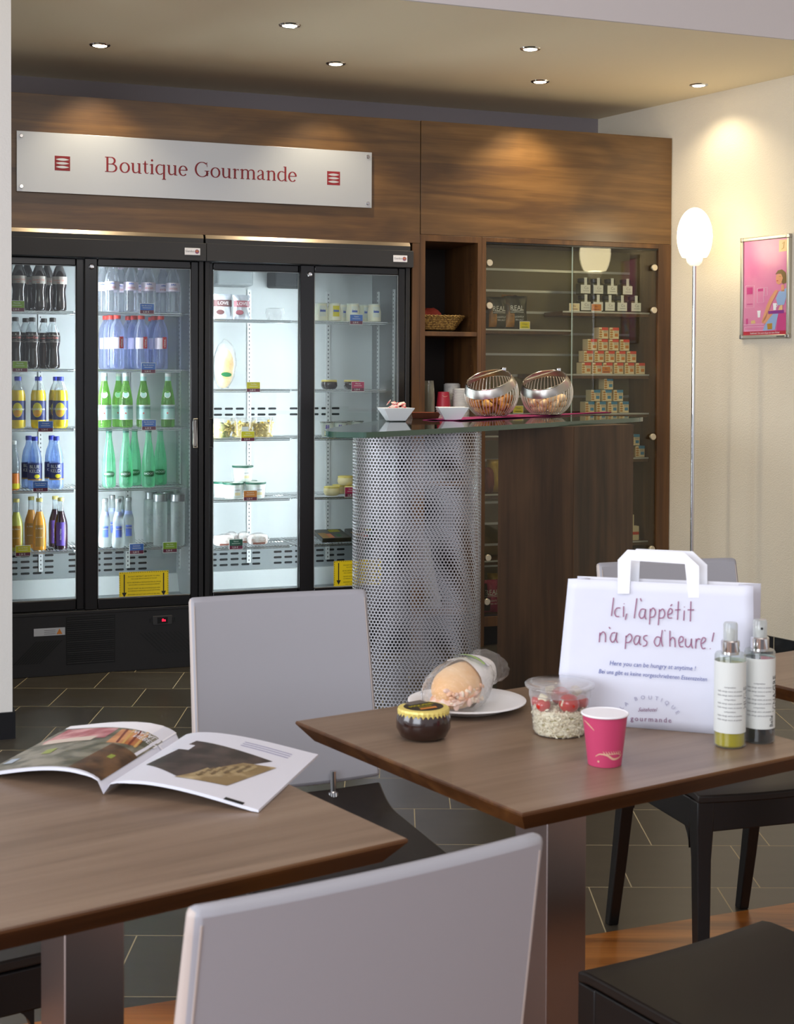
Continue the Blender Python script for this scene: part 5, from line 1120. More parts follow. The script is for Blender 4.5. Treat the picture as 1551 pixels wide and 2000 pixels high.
# ------------------------------------------------------------------ floor lamp, poster
lc = pln(1357, 462, Vector((0, 6.99, 0)), Vector((0, 1, 0)))
fc = Vector((lc.x, 6.99, 0))
t = thing('floor_lamp', 'slim chrome floor lamp with glowing white egg-shaped globe', 'floor lamp', fc)
gz = lc.z; hw = 34 * 6.99 / FPX; gh = 56 * 6.99 / FPX
mb = MB(); pr = []
for i in range(25):
    a = -.80 + (pi / 2 + .80) * i / 24; yy = sin(a); rr_ = cos(a); pr.append((max(hw * rr_, .0001), gz + gh * yy))
mb.lathe(pr, 36).build('globe', M['globe'], t)
zb = pr[0][1]
MB().lathe([(.006, zb - .044), (.022, zb - .041), (.036, zb - .026), (.040, zb - .008), (.038, zb - .006)], 32).build('globe_collar', M['globebase'], t)
MB().lathe([(.0095, .02), (.0095, zb - .038)], 16).build('pole', M['chrome'], t); MB().lathe([(.13, 0), (.135, .006), (.12, .016), (.02, .024), (.0095, .03)], 40).build('base', M['chrome'], t)
# poster on the right wall, local frame: x along the wall, y out of the wall
pTL = Ur(1446, 466, .02); pTR = Ur(1541, 456, .02); pBL = Ur(1444, 661, .02); pBR = Ur(1541, 661, .02)
s0, s1 = (pTL[0] + pBL[0]) / 2, (pTR[0] + pBR[0]) / 2; za, zt = (pBL[1] + pBR[1]) / 2, (pTL[1] + pTR[1]) / 2
t = thing('framed_poster', 'pink illustrated poster in a silver clip frame on the cream wall', 'poster', RW(0, 0, 0), atan2(RWD.y, RWD.x))
sg = 1 if Vector((-RWD.y, RWD.x, 0)).dot(RWN) > 0 else -1
fw = .018; pw_ = s1 - s0; ph_ = zt - za
M['posterpink'] = noisemat('poster_pink', 'd67aa8', 'e08cb0', 4, .25); M['skin'] = mat('poster_skin', 'e0a078', .3); M['sky'] = mat('poster_blue', '98b4dc', .3); M['hair'] = mat('poster_hair', '80683c', .3); M['pp'] = mat('poster_purple', '8c3a90', .3); M['pinkl'] = mat('poster_pale_line', 'eebed4', .3); M['pinkd'] = mat('poster_dark_pink', 'cc4888', .3); M['band'] = mat('poster_band', 'b83040', .3); M['frame'] = mat('frame_silver', 'c0bcae', .35, .6)
mb = MB()
for (a, b, c_, d_) in ((s0, s1, za, za + fw), (s0, s1, zt - fw, zt), (s0, s0 + fw, za, zt), (s1 - fw, s1, za, zt)): mb.box(a, b, min(0, .02 * sg), max(0, .02 * sg), c_, d_)
mb = MB()
fr_names = []
for (a, b, c_, d_) in ((s0 + fw, s1 - fw, za, za + fw), (s0 + fw, s1 - fw, zt - fw, zt), (s0, s0 + fw, za + fw, zt - fw), (s1 - fw, s1, za + fw, zt - fw)):
    MB().box(a, b, min(0, .02 * sg), max(0, .02 * sg), c_, d_).build('frame_bar', M['frame'], t, bevel=.004)
for (a, c_) in ((s0, za), (s1 - fw, za), (s0, zt - fw), (s1 - fw, zt - fw)): MB().box(a - .001, a + fw + .001, min(0, .021 * sg), max(0, .021 * sg), c_ - .001, c_ + fw + .001).build('frame_corner', M['steel'], t, bevel=.003)
MB().box(s0 + fw * .5, s1 - fw * .5, min(0, .010 * sg), max(0, .010 * sg), za + fw * .5, zt - fw * .5).build('print', M['posterpink'], t, smooth=False)
mb = MB(); iw = pw_ - 2 * fw; ih = ph_ - 2 * fw
# picture coordinates: x 110..780, y 170..1740 in a crop of the photograph's poster
def pq(x, y, lay=0): return Vector((s0 + fw + iw * (x - 110) / 670, (.0105 + .0004 * lay) * sg, zt - fw - ih * (y - 170) / 1570))
def pg(pts, mi, lay=1): mb.add([pq(x, y, lay) for x, y in pts], [tuple(range(len(pts)))], mi)
def ln(pts, w, mi, lay=1): stroke(mb, pts, w, lambda x, y: pq(x, y, lay), mi, smooth=False)
pg([(640, 1400), (780, 1380), (780, 1690), (620, 1690)], 6)
pg([(650, 195), (770, 195), (770, 385), (650, 390)], 7); ln([(700, 260), (730, 230), (720, 330), (690, 350)], 10, 8, 2)
for r_ in (((140, 910), (275, 910), (275, 1280), (140, 1280)), ((325, 965), (425, 960), (425, 1200), (325, 1205)), ((430, 960), (480, 955), (480, 1090), (430, 1090)), ((130, 1605), (430, 1605), (430, 1670), (130, 1670))): ln(list(r_) + [r_[0]], 7, 5)
pg([(160, 940), (250, 940), (250, 1055), (160, 1055)], 6); pg([(335, 975), (415, 970), (415, 1015), (335, 1015)], 6); ln([(165, 1220), (250, 1220)], 14, 6); ln([(110, 1560), (430, 1562)], 9, 5); pg([(325, 1335), (380, 1335), (370, 1450), (335, 1450)], 9)
pg([(150, 1465), (180, 1460), (182, 1555), (150, 1560)], 6); pg([(230, 1500), (290, 1490), (300, 1545), (230, 1550)], 7)
pg([(655, 1040), (780, 985), (780, 1090), (735, 1260), (640, 1260), (610, 1150)], 1, 2)
pg([(600, 1010), (650, 1015), (600, 1120), (540, 1240), (510, 1330), (480, 1430), (430, 1530), (395, 1530), (430, 1400), (470, 1260), (530, 1120)], 0, 3); pg([(500, 1340), (570, 1340), (570, 1400), (450, 1560), (400, 1540)], 0, 3)
pg([(540, 1400), (650, 1400), (600, 1660), (415, 1675), (440, 1590)], 1, 2); pg([(480, 1560), (560, 1550), (560, 1650), (490, 1655)], 8, 3)
pg([(690, 930), (730, 930), (740, 1040), (690, 1040)], 0, 2); pg([(615, 760), (700, 740), (720, 820), (700, 900), (655, 925), (620, 900), (608, 830)], 0, 3)
pg([(600, 755), (640, 690), (700, 680), (755, 730), (765, 800), (770, 900), (720, 920), (695, 890), (715, 820), (690, 750), (640, 745)], 2, 4); ln([(622, 862), (645, 858)], 12, 10, 4); ln([(655, 790), (690, 795)], 8, 8, 4)
pg([(498, 1350), (735, 1345), (735, 1395), (500, 1400)], 3, 5); pg([(570, 1225), (625, 1225), (618, 1340), (578, 1340)], 9, 5); ln([(625, 1240), (645, 1260), (622, 1290)], 8, 9, 5); pg([(680, 1265), (715, 1260), (715, 1340), (650, 1342)], 7, 5)
pg([(110, 1680), (780, 1678), (780, 1740), (110, 1740)], 10, 2)
sx_ = iw / 670; text(mb, 'Suitehotel. Une autre façon de vivre l\'hôtel', .0135, lambda x, y: pq(445, 1710, 4) + Vector((x, 0, y)), 9, wx=.80)
print_ = mb.build('print_artwork', [M['skin'], M['sky'], M['hair'], M['pp'], M['pinkd'], M['pinkl'], M['pinkd'], mat('poster_sand', 'e4c088', .3), M['lab_brown'], M['white'], M['band']], t, smooth=False)
mb = MB(); ln_ = lambda pts: stroke(mb, pts, .0012, lambda x, y: Vector((s1 - fw - .055 + x, .0215 * sg, za + fw / 2 + y)))
for k in range(6): ln_([(k * .008, .003), (k * .008 + .002, -.003), (k * .008 + .005, .002), (k * .008 + .006, -.002), (k * .008 + .008, .001)])
mb.build('frame_signature', M['ink'], t, smooth=False)
poster = t

# ------------------------------------------------------------------ tables
def table(label, corner, ang, side=.63):
    """corner = the corner nearest the camera, ang = direction of its right-hand edge"""
    a = Vector((cos(ang), sin(ang), 0)); b = Vector((-sin(ang), cos(ang), 0)); c = corner + a * side / 2 + b * side / 2; c.z = 0
    t = thing('cafe_table', label, 'table', c, ang, 'square cafe tables'); h = side / 2; zt_ = .75; th = .033; ins = .024
    mb = MB(); sq = lambda r, z_: [(-r, -r, z_), (r, -r, z_), (r, r, z_), (-r, r, z_)]
    vs = sq(h - .0015, zt_) + sq(h, zt_ - .002) + sq(h, zt_ - .005) + sq(h - ins, zt_ - th)
    fs = [(0, 1, 2, 3), (15, 14, 13, 12)]; ms = [0, 1]
    for k in range(3):
        for j in range(4): fs.append((4 * (k + 1) + j, 4 * (k + 1) + (j + 1) % 4, 4 * k + (j + 1) % 4, 4 * k + j)); ms.append(1)
    mb.add(vs, fs, ms); mb.build('table_top', [M['tabletop'], M['tableedge']], t, smooth=False)
    MB().box(-.0425, .0425, -.0425, .0425, .02, zt_ - th - .006).build('pedestal', M['steelb'], t, bevel=.002)
    MB().box(-.14, .14, -.14, .14, zt_ - th - .006, zt_ - th).build('mounting_plate', M['black'], t)
    MB().box(-.20, .20, -.20, .20, 0, .010).box(-.06, .06, -.06, .06, .010, .02).build('base_plate', M['steelb'], t, bevel=.002)
    return t, a, b
ar = radians(33.4)
N_ = flo(1020, 1588.5, .75); ldir = (flo(1551, 1476, .75) - N_).normalized(); ar = atan2(ldir.y, ldir.x)
T1, ta, tb = table('square walnut table with the paper bag, cup and sandwich', N_, ar, .628)
Rc = flo(797, 1637.5, .75); l2 = (Rc - flo(0, 1815.5, .75)).normalized(); al = atan2(l2.y, l2.x)
T2, _, _ = table('square walnut table with the open magazine, at lower left', Rc - l2 * .632, al, .632)
N3 = flo(1355, 1300, .75); n3 = N3 - tb * .63
T3, _, _ = table('square walnut table cut by the right edge, behind the spray bottles', Vector((n3.x, n3.y, .75)), ar, .63)
TZ = .7505
def tt(px, py, dz=0.0): return flo(px, py, .75) + Vector((0, 0, .0005 + dz))

# ------------------------------------------------------------------ chairs (local: faces -y)
def chair_parts(t, back=True):
    nx, ny = 8, 20; th = .018; top = []; prof = []
    for j in range(ny + 1):
        y = -.225 + .43 * j / ny
        zz = .450 + (.036 * max(0, (y - .10) / .105) ** 2 if y > .10 else 0) - (.005 * max(0, (-.19 - y) / .035) ** 2 if y < -.19 else 0); prof.append((y, zz))
    mb = MB(); vs = []
    for s_, dz in ((0, 0), (1, -th)):
        for (y, zz) in prof:
            for i in range(nx + 1):
                x = -.198 + .396 * i / nx; vs.append((x, y, zz + dz - .006 * cos(pi * x / .4)))
    w_ = nx + 1; q = (ny + 1) * w_; fs = []
    for j in range(ny):
        for i in range(nx): a = j * w_ + i; fs += [(a, a + 1, a + w_ + 1, a + w_), (q + a + w_, q + a + w_ + 1, q + a + 1, q + a)]
    for j in range(ny): fs += [(j * w_, (j + 1) * w_, q + (j + 1) * w_, q + j * w_), (j * w_ + nx, q + j * w_ + nx, q + (j + 1) * w_ + nx, (j + 1) * w_ + nx)]
    for i in range(nx): fs += [(i, q + i, q + i + 1, i + 1), (ny * w_ + i, ny * w_ + i + 1, q + ny * w_ + i + 1, q + ny * w_ + i)]
    mb.add(vs, fs); mb.build('seat', M['seat'], t, bevel=.004)
    mb = MB()
    for s_ in (-1, 1): mb.box(s_ * .186 - .011, s_ * .186 + .011, -.20, .165, .362, .4302)
    mb.box(-.178, .178, -.221, -.199, .362, .4302); mb.box(-.178, .178, .150, .172, .362, .4302); mb.build('seat_frame', M['blackwood'], t, bevel=.003)
    for sx_ in (-1, 1):
        for (y0, y1, nm) in ((-.203, -.215, 'leg'), (.155, .225, 'leg')):
            mb = MB(); pts = []; 
            secs = [(.4302, .020, y0), (.37, .020, y0), (.30, .0165, y0 + (y1 - y0) * .15), (.15, .015, y0 + (y1 - y0) * .55), (0, .013, y1)]
            vs = []
            for (zz, h_, yy) in secs: xx = sx_ * (.1785 + .004 * (.43 - zz) / .43); vs += [(xx - h_, yy - h_, zz), (xx + h_, yy - h_, zz), (xx + h_, yy + h_, zz), (xx - h_, yy + h_, zz)]
            fs = [(0, 1, 2, 3), (19, 18, 17, 16)]
            for k in range(4):
                for j in range(4): fs.append((4 * (k + 1) + j, 4 * (k + 1) + (j + 1) % 4, 4 * k + (j + 1) % 4, 4 * k + j))
            mb.add(vs, fs); mb.build(nm, M['blackwood'], t, bevel=.003)
    # curved brackets between side rails and legs
    for sx_ in (-1, 1):
        for (yy, sg_) in ((-.165, 1), (.135, -1)):
            pts = [(yy, .373), (yy + sg_ * .06, .373)] + [(yy + sg_ * (.06 - .06 * sin(a)), .373 - .06 * (1 - cos(a))) for a in [pi / 2 * k / 6 for k in range(1, 7)]]
            Mx = Matrix(((0, 0, 1, 0), (1, 0, 0, 0), (0, 1, 0, 0), (0, 0, 0, 1)))
            MB().prism(pts, sx_ * .178 - .010, sx_ * .178 + .010, M=Mx).build('corner_bracket', M['blackwood'], t, smooth=False)
    # back pad
    nx, nz = 14, 14; w0, w1 = .203, .196; mb = MB(); vs = []; 
    Y = lambda zz: .205 + .085 * (zz - .50) / .385
    for side in (0, 1):
        for k in range(nz + 1):
            v = k / nz; zz = .497 + .388 * v
            for i in range(nx + 1):
                X = i / nx * 2 - 1; hw_ = w0 + (w1 - w0) * v - .003 * (1 - v)
                T_ = (.042 - .020 * v)
                zc_ = zz - (.010 * (1 - X * X) * (1 - v))
                vs.append((X * hw_, Y(zz) + (T_ if side else 0) + .010 * (X * X - .5) * (-1), zc_))
    w_ = nx + 1; q = (nz + 1) * w_; fs = []; ms = []
    for k in range(nz):
        for i in range(nx): a = k * w_ + i; fs += [(a, a + 1, a + w_ + 1, a + w_), (q + a + w_, q + a + w_ + 1, q + a + 1, q + a)]; ms += [0, 0]
    for k in range(nz): fs += [(k * w_, (k + 1) * w_, q + (k + 1) * w_, q + k * w_), (k * w_ + nx, q + k * w_ + nx, q + (k + 1) * w_ + nx, (k + 1) * w_ + nx)]; ms += [1, 1]
    for i in range(nx): fs += [(i, q + i, q + i + 1, i + 1), (nz * w_ + i, nz * w_ + i + 1, q + nz * w_ + i + 1, q + nz * w_ + i)]; ms += [0, 0]
    mb.add(vs, fs, ms); pad = mb.build('backrest', [M['leather'], M['leatherside']], t, bevel=.009)
    for s_ in (-1, 1):
        for yo in (.0015, ):
            for (off) in (0, 1):
                mb = MB(); pts = []
                for k in range(13):
                    v = .04 + .92 * k / 12; zz = .497 + .388 * v; hw_ = w0 + (w1 - w0) * v; T_ = .042 - .020 * v
                    pts.append((s_ * (hw_ - .0085), Y(zz) - .0055 + (off * (T_ + .0015)) , zz))
                mb.tube(pts, .0011, 4); mb.build('seam', M['leatherside'], pad)
    for s_ in (-.09, .09):
        MB().lathe([(.0065, .462), (.0065, .52)], 14, M=Matrix.Translation((s_, .196, 0)) @ Matrix.Rotation(-.0, 4, 'X')).lathe([(.013, .468), (.012, .476), (.007, .478)], 14, M=Matrix.Translation((s_, .196, 0))).build('back_post', M['chrome'], t)
CH0 = [None]
def chair(label, loc, F):
    rz = atan2(F.y, F.x) + pi / 2; loc = Vector((loc.x, loc.y, 0))
    if CH0[0] is None: CH0[0] = thing('dining_chair', label, 'chair', loc, rz, 'grey backed cafe chairs'); chair_parts(CH0[0]); return CH0[0]
    return dup(CH0[0], loc, rz, label)
A = flo(366, 1168, .885); B = flo(717, 1150, .885); F_ = Vector(((B - A).y, -(B - A).x, 0)).normalized()
print('chair widths', (B - A).length)
chair('grey-backed chair facing the camera, between the two front tables', (A + B) / 2 + F_ * .295, F_)
A = flo(388, 1775, .885); B = flo(1058, 1630, .885); F_ = Vector((-(B - A).y, (B - A).x, 0)).normalized(); print((B - A).length)
chair('grey-backed chair seen from behind at the bottom edge, nearest the camera', (A + B) / 2 + F_ * .305, F_)
A = flo(1148, 1100, .885); B = flo(1453, 1089, .885); F_ = Vector(((B - A).y, -(B - A).x, 0)).normalized(); print((B - A).length)
F_ = Vector((sin(radians(17.5)), -cos(radians(17.5)), 0))
chair('grey-backed chair with black legs behind the white paper bag', (A + B) / 2 + F_ * .295, F_)
c0_ = flo(1145, 1905, .44); c1_ = flo(1490, 1808, .44); F_ = Vector((-(c1_ - c0_).y, (c1_ - c0_).x, 0)).normalized()
chair('chair showing only its dark seat at the bottom right corner', (c0_ + c1_) / 2 - F_ * .215, F_)
p_ = flo(110, 1875, .43); F_ = ta.copy(); 
chair('chair tucked under the magazine table, only its black rail showing at lower left', p_ - ta * .20 + tb * .19, ta)

# ------------------------------------------------------------------ things on the front tables
glassjar('chocolate_dessert_jar', 'small jar of chocolate cream with yellow foil lid on the right table', 'jar', tt(827, 1441), None, 'choco', 1.13, rz=.3)
jar = [o for o in COL.objects if o.get('label', '').startswith('small jar of chocolate cream')][0]
M['lidprint'] = mat('lid_print', '231a14', .45)
mb = MB(); mb.disc((0, 0, .0523), .034, 28, 0, ax=('x', 'y'), ry=.95); mb.build('lid_print', M['lidprint'], jar, smooth=False)
mb = MB(); text(mb, 'MOUSSE', .013, lambda x, y: Vector((x, y + .007, .0527)), 0); text(mb, 'chocolat', .008, lambda x, y: Vector((x, y - .004, .0527)), 0)
mb.add([(-.02, -.018, .0527), (.012, -.022, .0527), (.016, -.012, .0527), (-.016, -.010, .0527)], [(0, 1, 2, 3)], 1); mb.build('lid_text', [M['tagyel'], M['tagorange']], jar, smooth=False)
MB().box(-.014, .022, .016, .036, .0528, .0532).build('lid_label', M['foil'], jar, smooth=False)
t = thing('paper_plate', 'round white paper plate under the wrapped sandwich', 'plate', tt(912, 1384), 0)
MB().lathe([(.066, 0), (.070, .001), (.088, .010), (.104, .0150), (.107, .0148), (.107, .0162), (.103, .0172), (.087, .0125), (.069, .003), (.0001, .003)], 56).build('plate', M['plate'], t, angle=60)
# wrapped sandwich: a bun roll lying along the plate, in clear film
M['bread'] = noisemat('sandwich_bread', 'e0a868', 'f4dcb8', 7, .6, .35, .62); M['filling'] = noisemat('sandwich_filling', 'f0ddd0', 'e0a078', 45, .6); M['wrappaper'] = mat('sandwich_paper', 'eceae8', .7, bump=(40, .4, .004)); M['leaf'] = mat('lettuce', '9cc070', .5)
pl0 = tt(868, 1402); pl1 = tt(985, 1350); sd = (pl1 - pl0).normalized(); sa = atan2(sd.y, sd.x)
t = thing('wrapped_sandwich', 'bread roll sandwich wrapped in clear crinkled film on the white plate', 'sandwich', pl0 + sd * .055 + Vector((0, 0, .0045)), sa)
tilt = Matrix.Translation((0, 0, .041)) @ Matrix.Rotation(-.12, 4, 'Y')
MB().sphere((0, 0, 0), 1, 0, 26, 18, (.082, .043, .038), M=tilt, f=lambda q: Vector((q.x * (1 if q.x > 0 else .82), q.y, q.z)) * (1 + .03 * sin(5 * q.x) * cos(4 * q.y))).build('bread', M['bread'], t)
MB().sphere((0, 0, 0), 1, 0, 22, 10, (.070, .042, .013), M=Matrix.Translation((-.006, -.003, .036)) @ Matrix.Rotation(-.22, 4, 'Y'), f=lambda q: q * (1 + .10 * sin(13 * q.x) * cos(11 * q.y))).build('filling', M['filling'], t)
rnd = random.Random(9); mb = MB()
for k in range(95):
    a = rnd.uniform(-2.6, -.2); xx = rnd.uniform(-.072, .02); e = sqrt(max(.05, 1 - (xx / .085) ** 2)); p = Vector((xx, .045 * e * sin(a), .041 - .006 + rnd.uniform(-.016, .010)))
    p.x *= .9; p.y *= .93
    mb.sphere(p, rnd.uniform(.004, .0075), k % 3, 9, 7, (1.2, .8, .6), M=Matrix.Rotation(rnd.uniform(-1.5, 1.5), 4, 'Y'))
g = mb.build('filling_pieces', [mat('filling_pink', 'eccab8', .5), mat('filling_white', 'f0dfc8', .6), mat('filling_carrot', 'e8b894', .5)], t); g['kind'] = 'stuff'
mb = MB(); n = 28; K = 9; vs = []
for k in range(K):
    xx = .022 + .072 * k / (K - 1); s_ = .0475 * sqrt(max(.30, 1 - ((xx) / .125) ** 2))
    for j in range(n): a = 2 * pi * j / n; rr_ = s_ * (1 + .03 * sin(5 * a + k)); p = tilt @ Vector((xx - .030 * (1 - k / (K - 1)) * (.5 - .5 * sin(a + .6)), rr_ * cos(a), rr_ * .90 * sin(a))); vs.append(p)
mb.add(vs, [(k * n + j, k * n + (j + 1) % n, (k + 1) * n + (j + 1) % n, (k + 1) * n + j) for k in range(K - 1) for j in range(n)]); mb.build('paper_sleeve', M['wrappaper'], t)
mb = MB(); rnd = random.Random(5); n = 40; K = 30; vs = []
jit = [[rnd.uniform(-1, 1) for j in range(n)] for k in range(K)]
for k in range(K):
    xx = -.095 + .215 * k / (K - 1); e = max(0, 1 - ((xx + .002) / .100) ** 2) if xx < .070 else .48 + (xx - .070) * 3
    s_ = .051 * sqrt(max(e, .12))
    for j in range(n): a = 2 * pi * j / n; rr_ = s_ * (1 + .035 * jit[k][j] + .04 * sin(3 * a + 6 * k)); vs.append(tilt @ Vector((xx, rr_ * cos(a) * (1.05), rr_ * (.95 if xx < .07 else .80) * sin(a))))
vs = [Vector((p.x, p.y, max(p.z, .0005))) for p in vs]
mb.add(vs, [(k * n + j, k * n + (j + 1) % n, (k + 1) * n + (j + 1) % n, (k + 1) * n + j) for k in range(K - 1) for j in range(n)] + [tuple(reversed(range(n)))]); mb.build('film_wrapper', M['film'], t, angle=25)
mb = MB(); vs = []
for k in range(9):
    a = radians(38 + 9 * k); 
    for xx in (.040, .066): q_ = .0530 * sqrt(max(0, 1 - ((xx + .002) / .100) ** 2)) + .001; vs.append(tilt @ Vector((xx, -q_ * 1.05 * cos(a), q_ * .96 * sin(a))))
mb.add(vs, [(2 * k, 2 * k + 1, 2 * k + 3, 2 * k + 2) for k in range(8)]); mb.build('paper_label', M['white'], t)
mb = MB(); vs = []
for k in range(10):
    a = radians(45 + 8 * k)
    for xx in (.028, .037): q_ = .0530 * sqrt(max(0, 1 - ((xx + .002) / .100) ** 2)) + .001; vs.append(tilt @ Vector((xx, -q_ * 1.05 * cos(a), q_ * .96 * sin(a))))
mb.add(vs, [(2 * k, 2 * k + 1, 2 * k + 3, 2 * k + 2) for k in range(9)]); mb.build('green_stripe', M['leaf'], t)
# salad bowl
t = thing('salad_bowl', 'clear plastic bowl of rice salad with tomatoes, beside the red cup', 'salad bowl', tt(1093, 1432), 0)
MB().lathe([(.036, 0), (.0425, .0015), (.0455, .008), (.0475, .040), (.050, .060), (.0520, .064), (.0520, .074), (.0545, .077), (.0575, .0785), (.0585, .080), (.0575, .0815), (.0535, .080), (.0505, .073), (.0505, .066)], 44).build('bowl_wall', M['clear'], t, angle=70)
MB().lathe([(.0585, .0818), (.0592, .0835), (.0570, .0855), (.0500, .0860), (.0480, .0885), (.0470, .0890), (.0001, .0885)], 44).build('bowl_lid', M['clear'], t)
MB().lathe([(.0405, .0022), (.0405, .010), (.0420, .034), (.0001, .040)], 36).build('oil', mat('salad_oil', 'b0a468', .35, coat=.4), t)
M['rice'] = mat('rice_grain', 'd8ceb0', .4); M['rice2'] = mat('rice_grain_cream', 'e8e2c8', .4)
rnd = random.Random(2); mb = MB()
for i in range(1500):
    zz = rnd.uniform(.003, .043); a = rnd.uniform(0, 2 * pi); R_ = .0405 + .0035 * zz / .05
    if i < 1150: r_ = R_ * rnd.uniform(.96, 1.015)
    else: r_ = R_ * sqrt(rnd.random()) ; zz = rnd.uniform(.036, .046)
    c = Vector((r_ * cos(a), r_ * sin(a), zz)); d = Vector((rnd.uniform(-1, 1), rnd.uniform(-1, 1), rnd.uniform(-.7, .7))).normalized() * .0048
    if (c + d).xy.length > R_ + .0005: d = Vector((-sin(a), cos(a), d.z * 100)).normalized() * .0048
    mb.tube([c - d, c - d * .5, c + d * .5, c + d], [.0006, .0019, .0019, .0006], 5, i % 2)
g = mb.build('rice', [M['rice'], M['rice2']], t); g['kind'] = 'stuff'
M['tomato'] = mat('tomato_skin', 'c0281c', .18, coat=.5, sss=.15); M['cheese'] = mat('feta', 'ece4c0', .5)
sbp = tt(1093, 1432)
for i, (x, y, zz, r_) in enumerate(((-.030, -.022, .052, .0125), (.012, -.030, .057, .0175), (-.036, .006, .052, .0120), (.004, .022, .058, .017), (.036, -.004, .054, .0125))):
    o = MB().sphere((0, 0, 0), r_, 0, 20, 14, (1, 1, .92)).build('cherry_tomato', M['tomato']); o.location = sbp + Vector((x, y, zz)); tag(o, 'red cherry tomato in the clear salad bowl, %s' % ['front left', 'front right, largest', 'far left', 'rear', 'far right, smallest'][i], 'tomato', 'tomatoes in the salad bowl')
for i, (x, y, zz) in enumerate(((.006, -.034, .058), (-.028, -.020, .062), (.030, .026, .066), (-.012, .030, .064))):
    o = MB().box(-.008, .008, -.008, .008, -.006, .006).build('cheese_cube', M['cheese'], bevel=.002); o.location = sbp + Vector((x, y, zz)); o.rotation_euler = (.4 * i, .3, i); tag(o, 'pale cheese cube in the clear salad bowl', 'cheese', 'cheese cubes in the salad bowl')
# red paper cup
t = thing('paper_cup', 'rose red paper cup with pale swirl print, standing open on the right table', 'cup', tt(1181, 1492), .0)
cb, ctp, chh = .0258, .0348, .0795
MB().lathe([(cb - .002, .003), (cb, 0), (cb + .0004, .002), (ctp, chh - .002)], 48).build('cup_wall', M['cuprose'], t)
MB().lathe([(ctp - .0006, chh), ((cb + ctp) / 2 - .0012, .040), (cb - .0005, .006), (.0001, .006)], 48).build('cup_inside', M['white'], t)
MB().tube([((ctp + .0006) * cos(2 * pi * j / 48), (ctp + .0006) * sin(2 * pi * j / 48), chh - .0008) for j in range(48)], .0017, 8, closed=True).build('rim', M['white'], t)
mb = MB(); R_ = lambda x, y: Vector(((cb + (ctp - cb) * y / chh + .0004) * sin(x / .030), -(cb + (ctp - cb) * y / chh + .0004) * cos(x / .030), y))
stroke(mb, [(-.020, .017, .0008), (-.012, .0215, .0018), (0, .020, .003), (.010, .014, .0035), (.022, .015, .0022), (.030, .020, .0008)], 0, R_)
stroke(mb, [(-.012, .0218, .0008), (.002, .0215, .0012), (.018, .0215, .0012), (.027, .018, .0008)], 0, R_)
for k in range(8): stroke(mb, [(-.004 + k * .0042, .0215, .0022), (-.007 + k * .0042, .0265, .0004)], 0, R_)
mb.add([R_(-.015 + .0018 * cos(2 * pi * j / 12), .0095 + .0018 * sin(2 * pi * j / 12)) for j in range(12)], [tuple(range(12))])
stroke(mb, [(-.040, .0700, .001), (-.030, .0660, .0025), (-.020, .058, .0008)], 0, R_); stroke(mb, [(.040, .0400, .001), (.046, .034, .0025), (.050, .026, .0008)], 0, R_)
mb.build('cup_print', M['cuptan'], t)
# paper bag
BA = flo(1222, 1420, .75); BB = flo(1395, 1434, .75); bd_ = (BB - BA).normalized(); bn = Vector((bd_.y, -bd_.x, 0)); bn = bn if bn.y < 0 else -bn
def bp(x, y, off=0.0): return pln(x, y, BA + bn * off, bn)
def bl(p): q = p - BA; return Vector((q.dot(bd_), -q.dot(bn), q.z))
BAGA = atan2(bd_.y, bd_.x)
t = thing('paper_bag', 'white paper carrier bag with handwritten slogan, standing on the right table', 'bag', BA + Vector((0, 0, .0005)), BAGA)
M['bagp'] = mat('bag_paper', 'd9dcea', .75, bump=(9, .35, .01)); M['bagin'] = mat('bag_paper_inner', 'dfe0e8', .8, bump=(9, .3, .01))
TLb = bl(bp(1110, 1131)); TRb = bl(bp(1471.5, 1146)); x0b = bl(bp(1083, 1407)).x; x1b = TRb.x + .004
zt0 = (TLb.z + TRb.z) / 2; dp = .085; cen = (TLb.x + TRb.x) / 2
def bag_pt(s_, v, dd):      # s_ 0..1 across, v 0..1 up, dd 0 front..1 back
    xa = x0b + (TLb.x - x0b) * v; xb = x1b + (TRb.x - x1b) * v; zz = TLb.z + (TRb.z - TLb.z) * s_
    depth = dp * (1 - .62 * v)
    return Vector((xa + (xb - xa) * s_, dd * depth + (0 if dd else 0), v * zz))
mb = MB(); nx, nz = 18, 14; rnd = random.Random(8)
for (dd, mi) in ((0, 0), (1, 1)):
    vs = []
    for k in range(nz + 1):
        for i in range(nx + 1):
            s_ = i / nx; v = k / nz; p = bag_pt(s_, v, dd)
            if dd: p += Vector((.010 * v, 0, .001 * v))
            edge = min(s_, 1 - s_, v * 1.5) * 4; p.y += .0022 * min(1, edge) * sin(5 * s_ + 4 * v) * (1 if dd else -1) * .8
            vs.append(p)
    w_ = nx + 1; fs = [(k * w_ + i, k * w_ + i + 1, (k + 1) * w_ + i + 1, (k + 1) * w_ + i) for k in range(nz) for i in range(nx)]
    mb.add(vs, fs, mi)
for s_ in (0, 1):                                # side gussets folded inwards
    vs = []
    for k in range(nz + 1):
        v = k / nz; a = bag_pt(s_, v, 0); b = bag_pt(s_, v, 1) + Vector((.010 * v, 0, .001 * v)); m_ = (a + b) / 2 + Vector((.030 * v * (1 if s_ == 0 else -1), 0, 0)); vs += [a, m_, b]
    mb.add(vs, [q for k in range(nz) for q in ((3 * k, 3 * k + 1, 3 * k + 4, 3 * k + 3), (3 * k + 1, 3 * k + 2, 3 * k + 5, 3 * k + 4))], 0)
mb.add([bag_pt(0, 0, 0), bag_pt(1, 0, 0), bag_pt(1, 0, 1), bag_pt(0, 0, 1)], [(0, 1, 2, 3)], 0)
mb.build('bag_body', [M['bagp'], M['bagin']], t, solid=.0005, angle=60)
M['handle'] = mat('bag_handle', 'eceef4', .7)
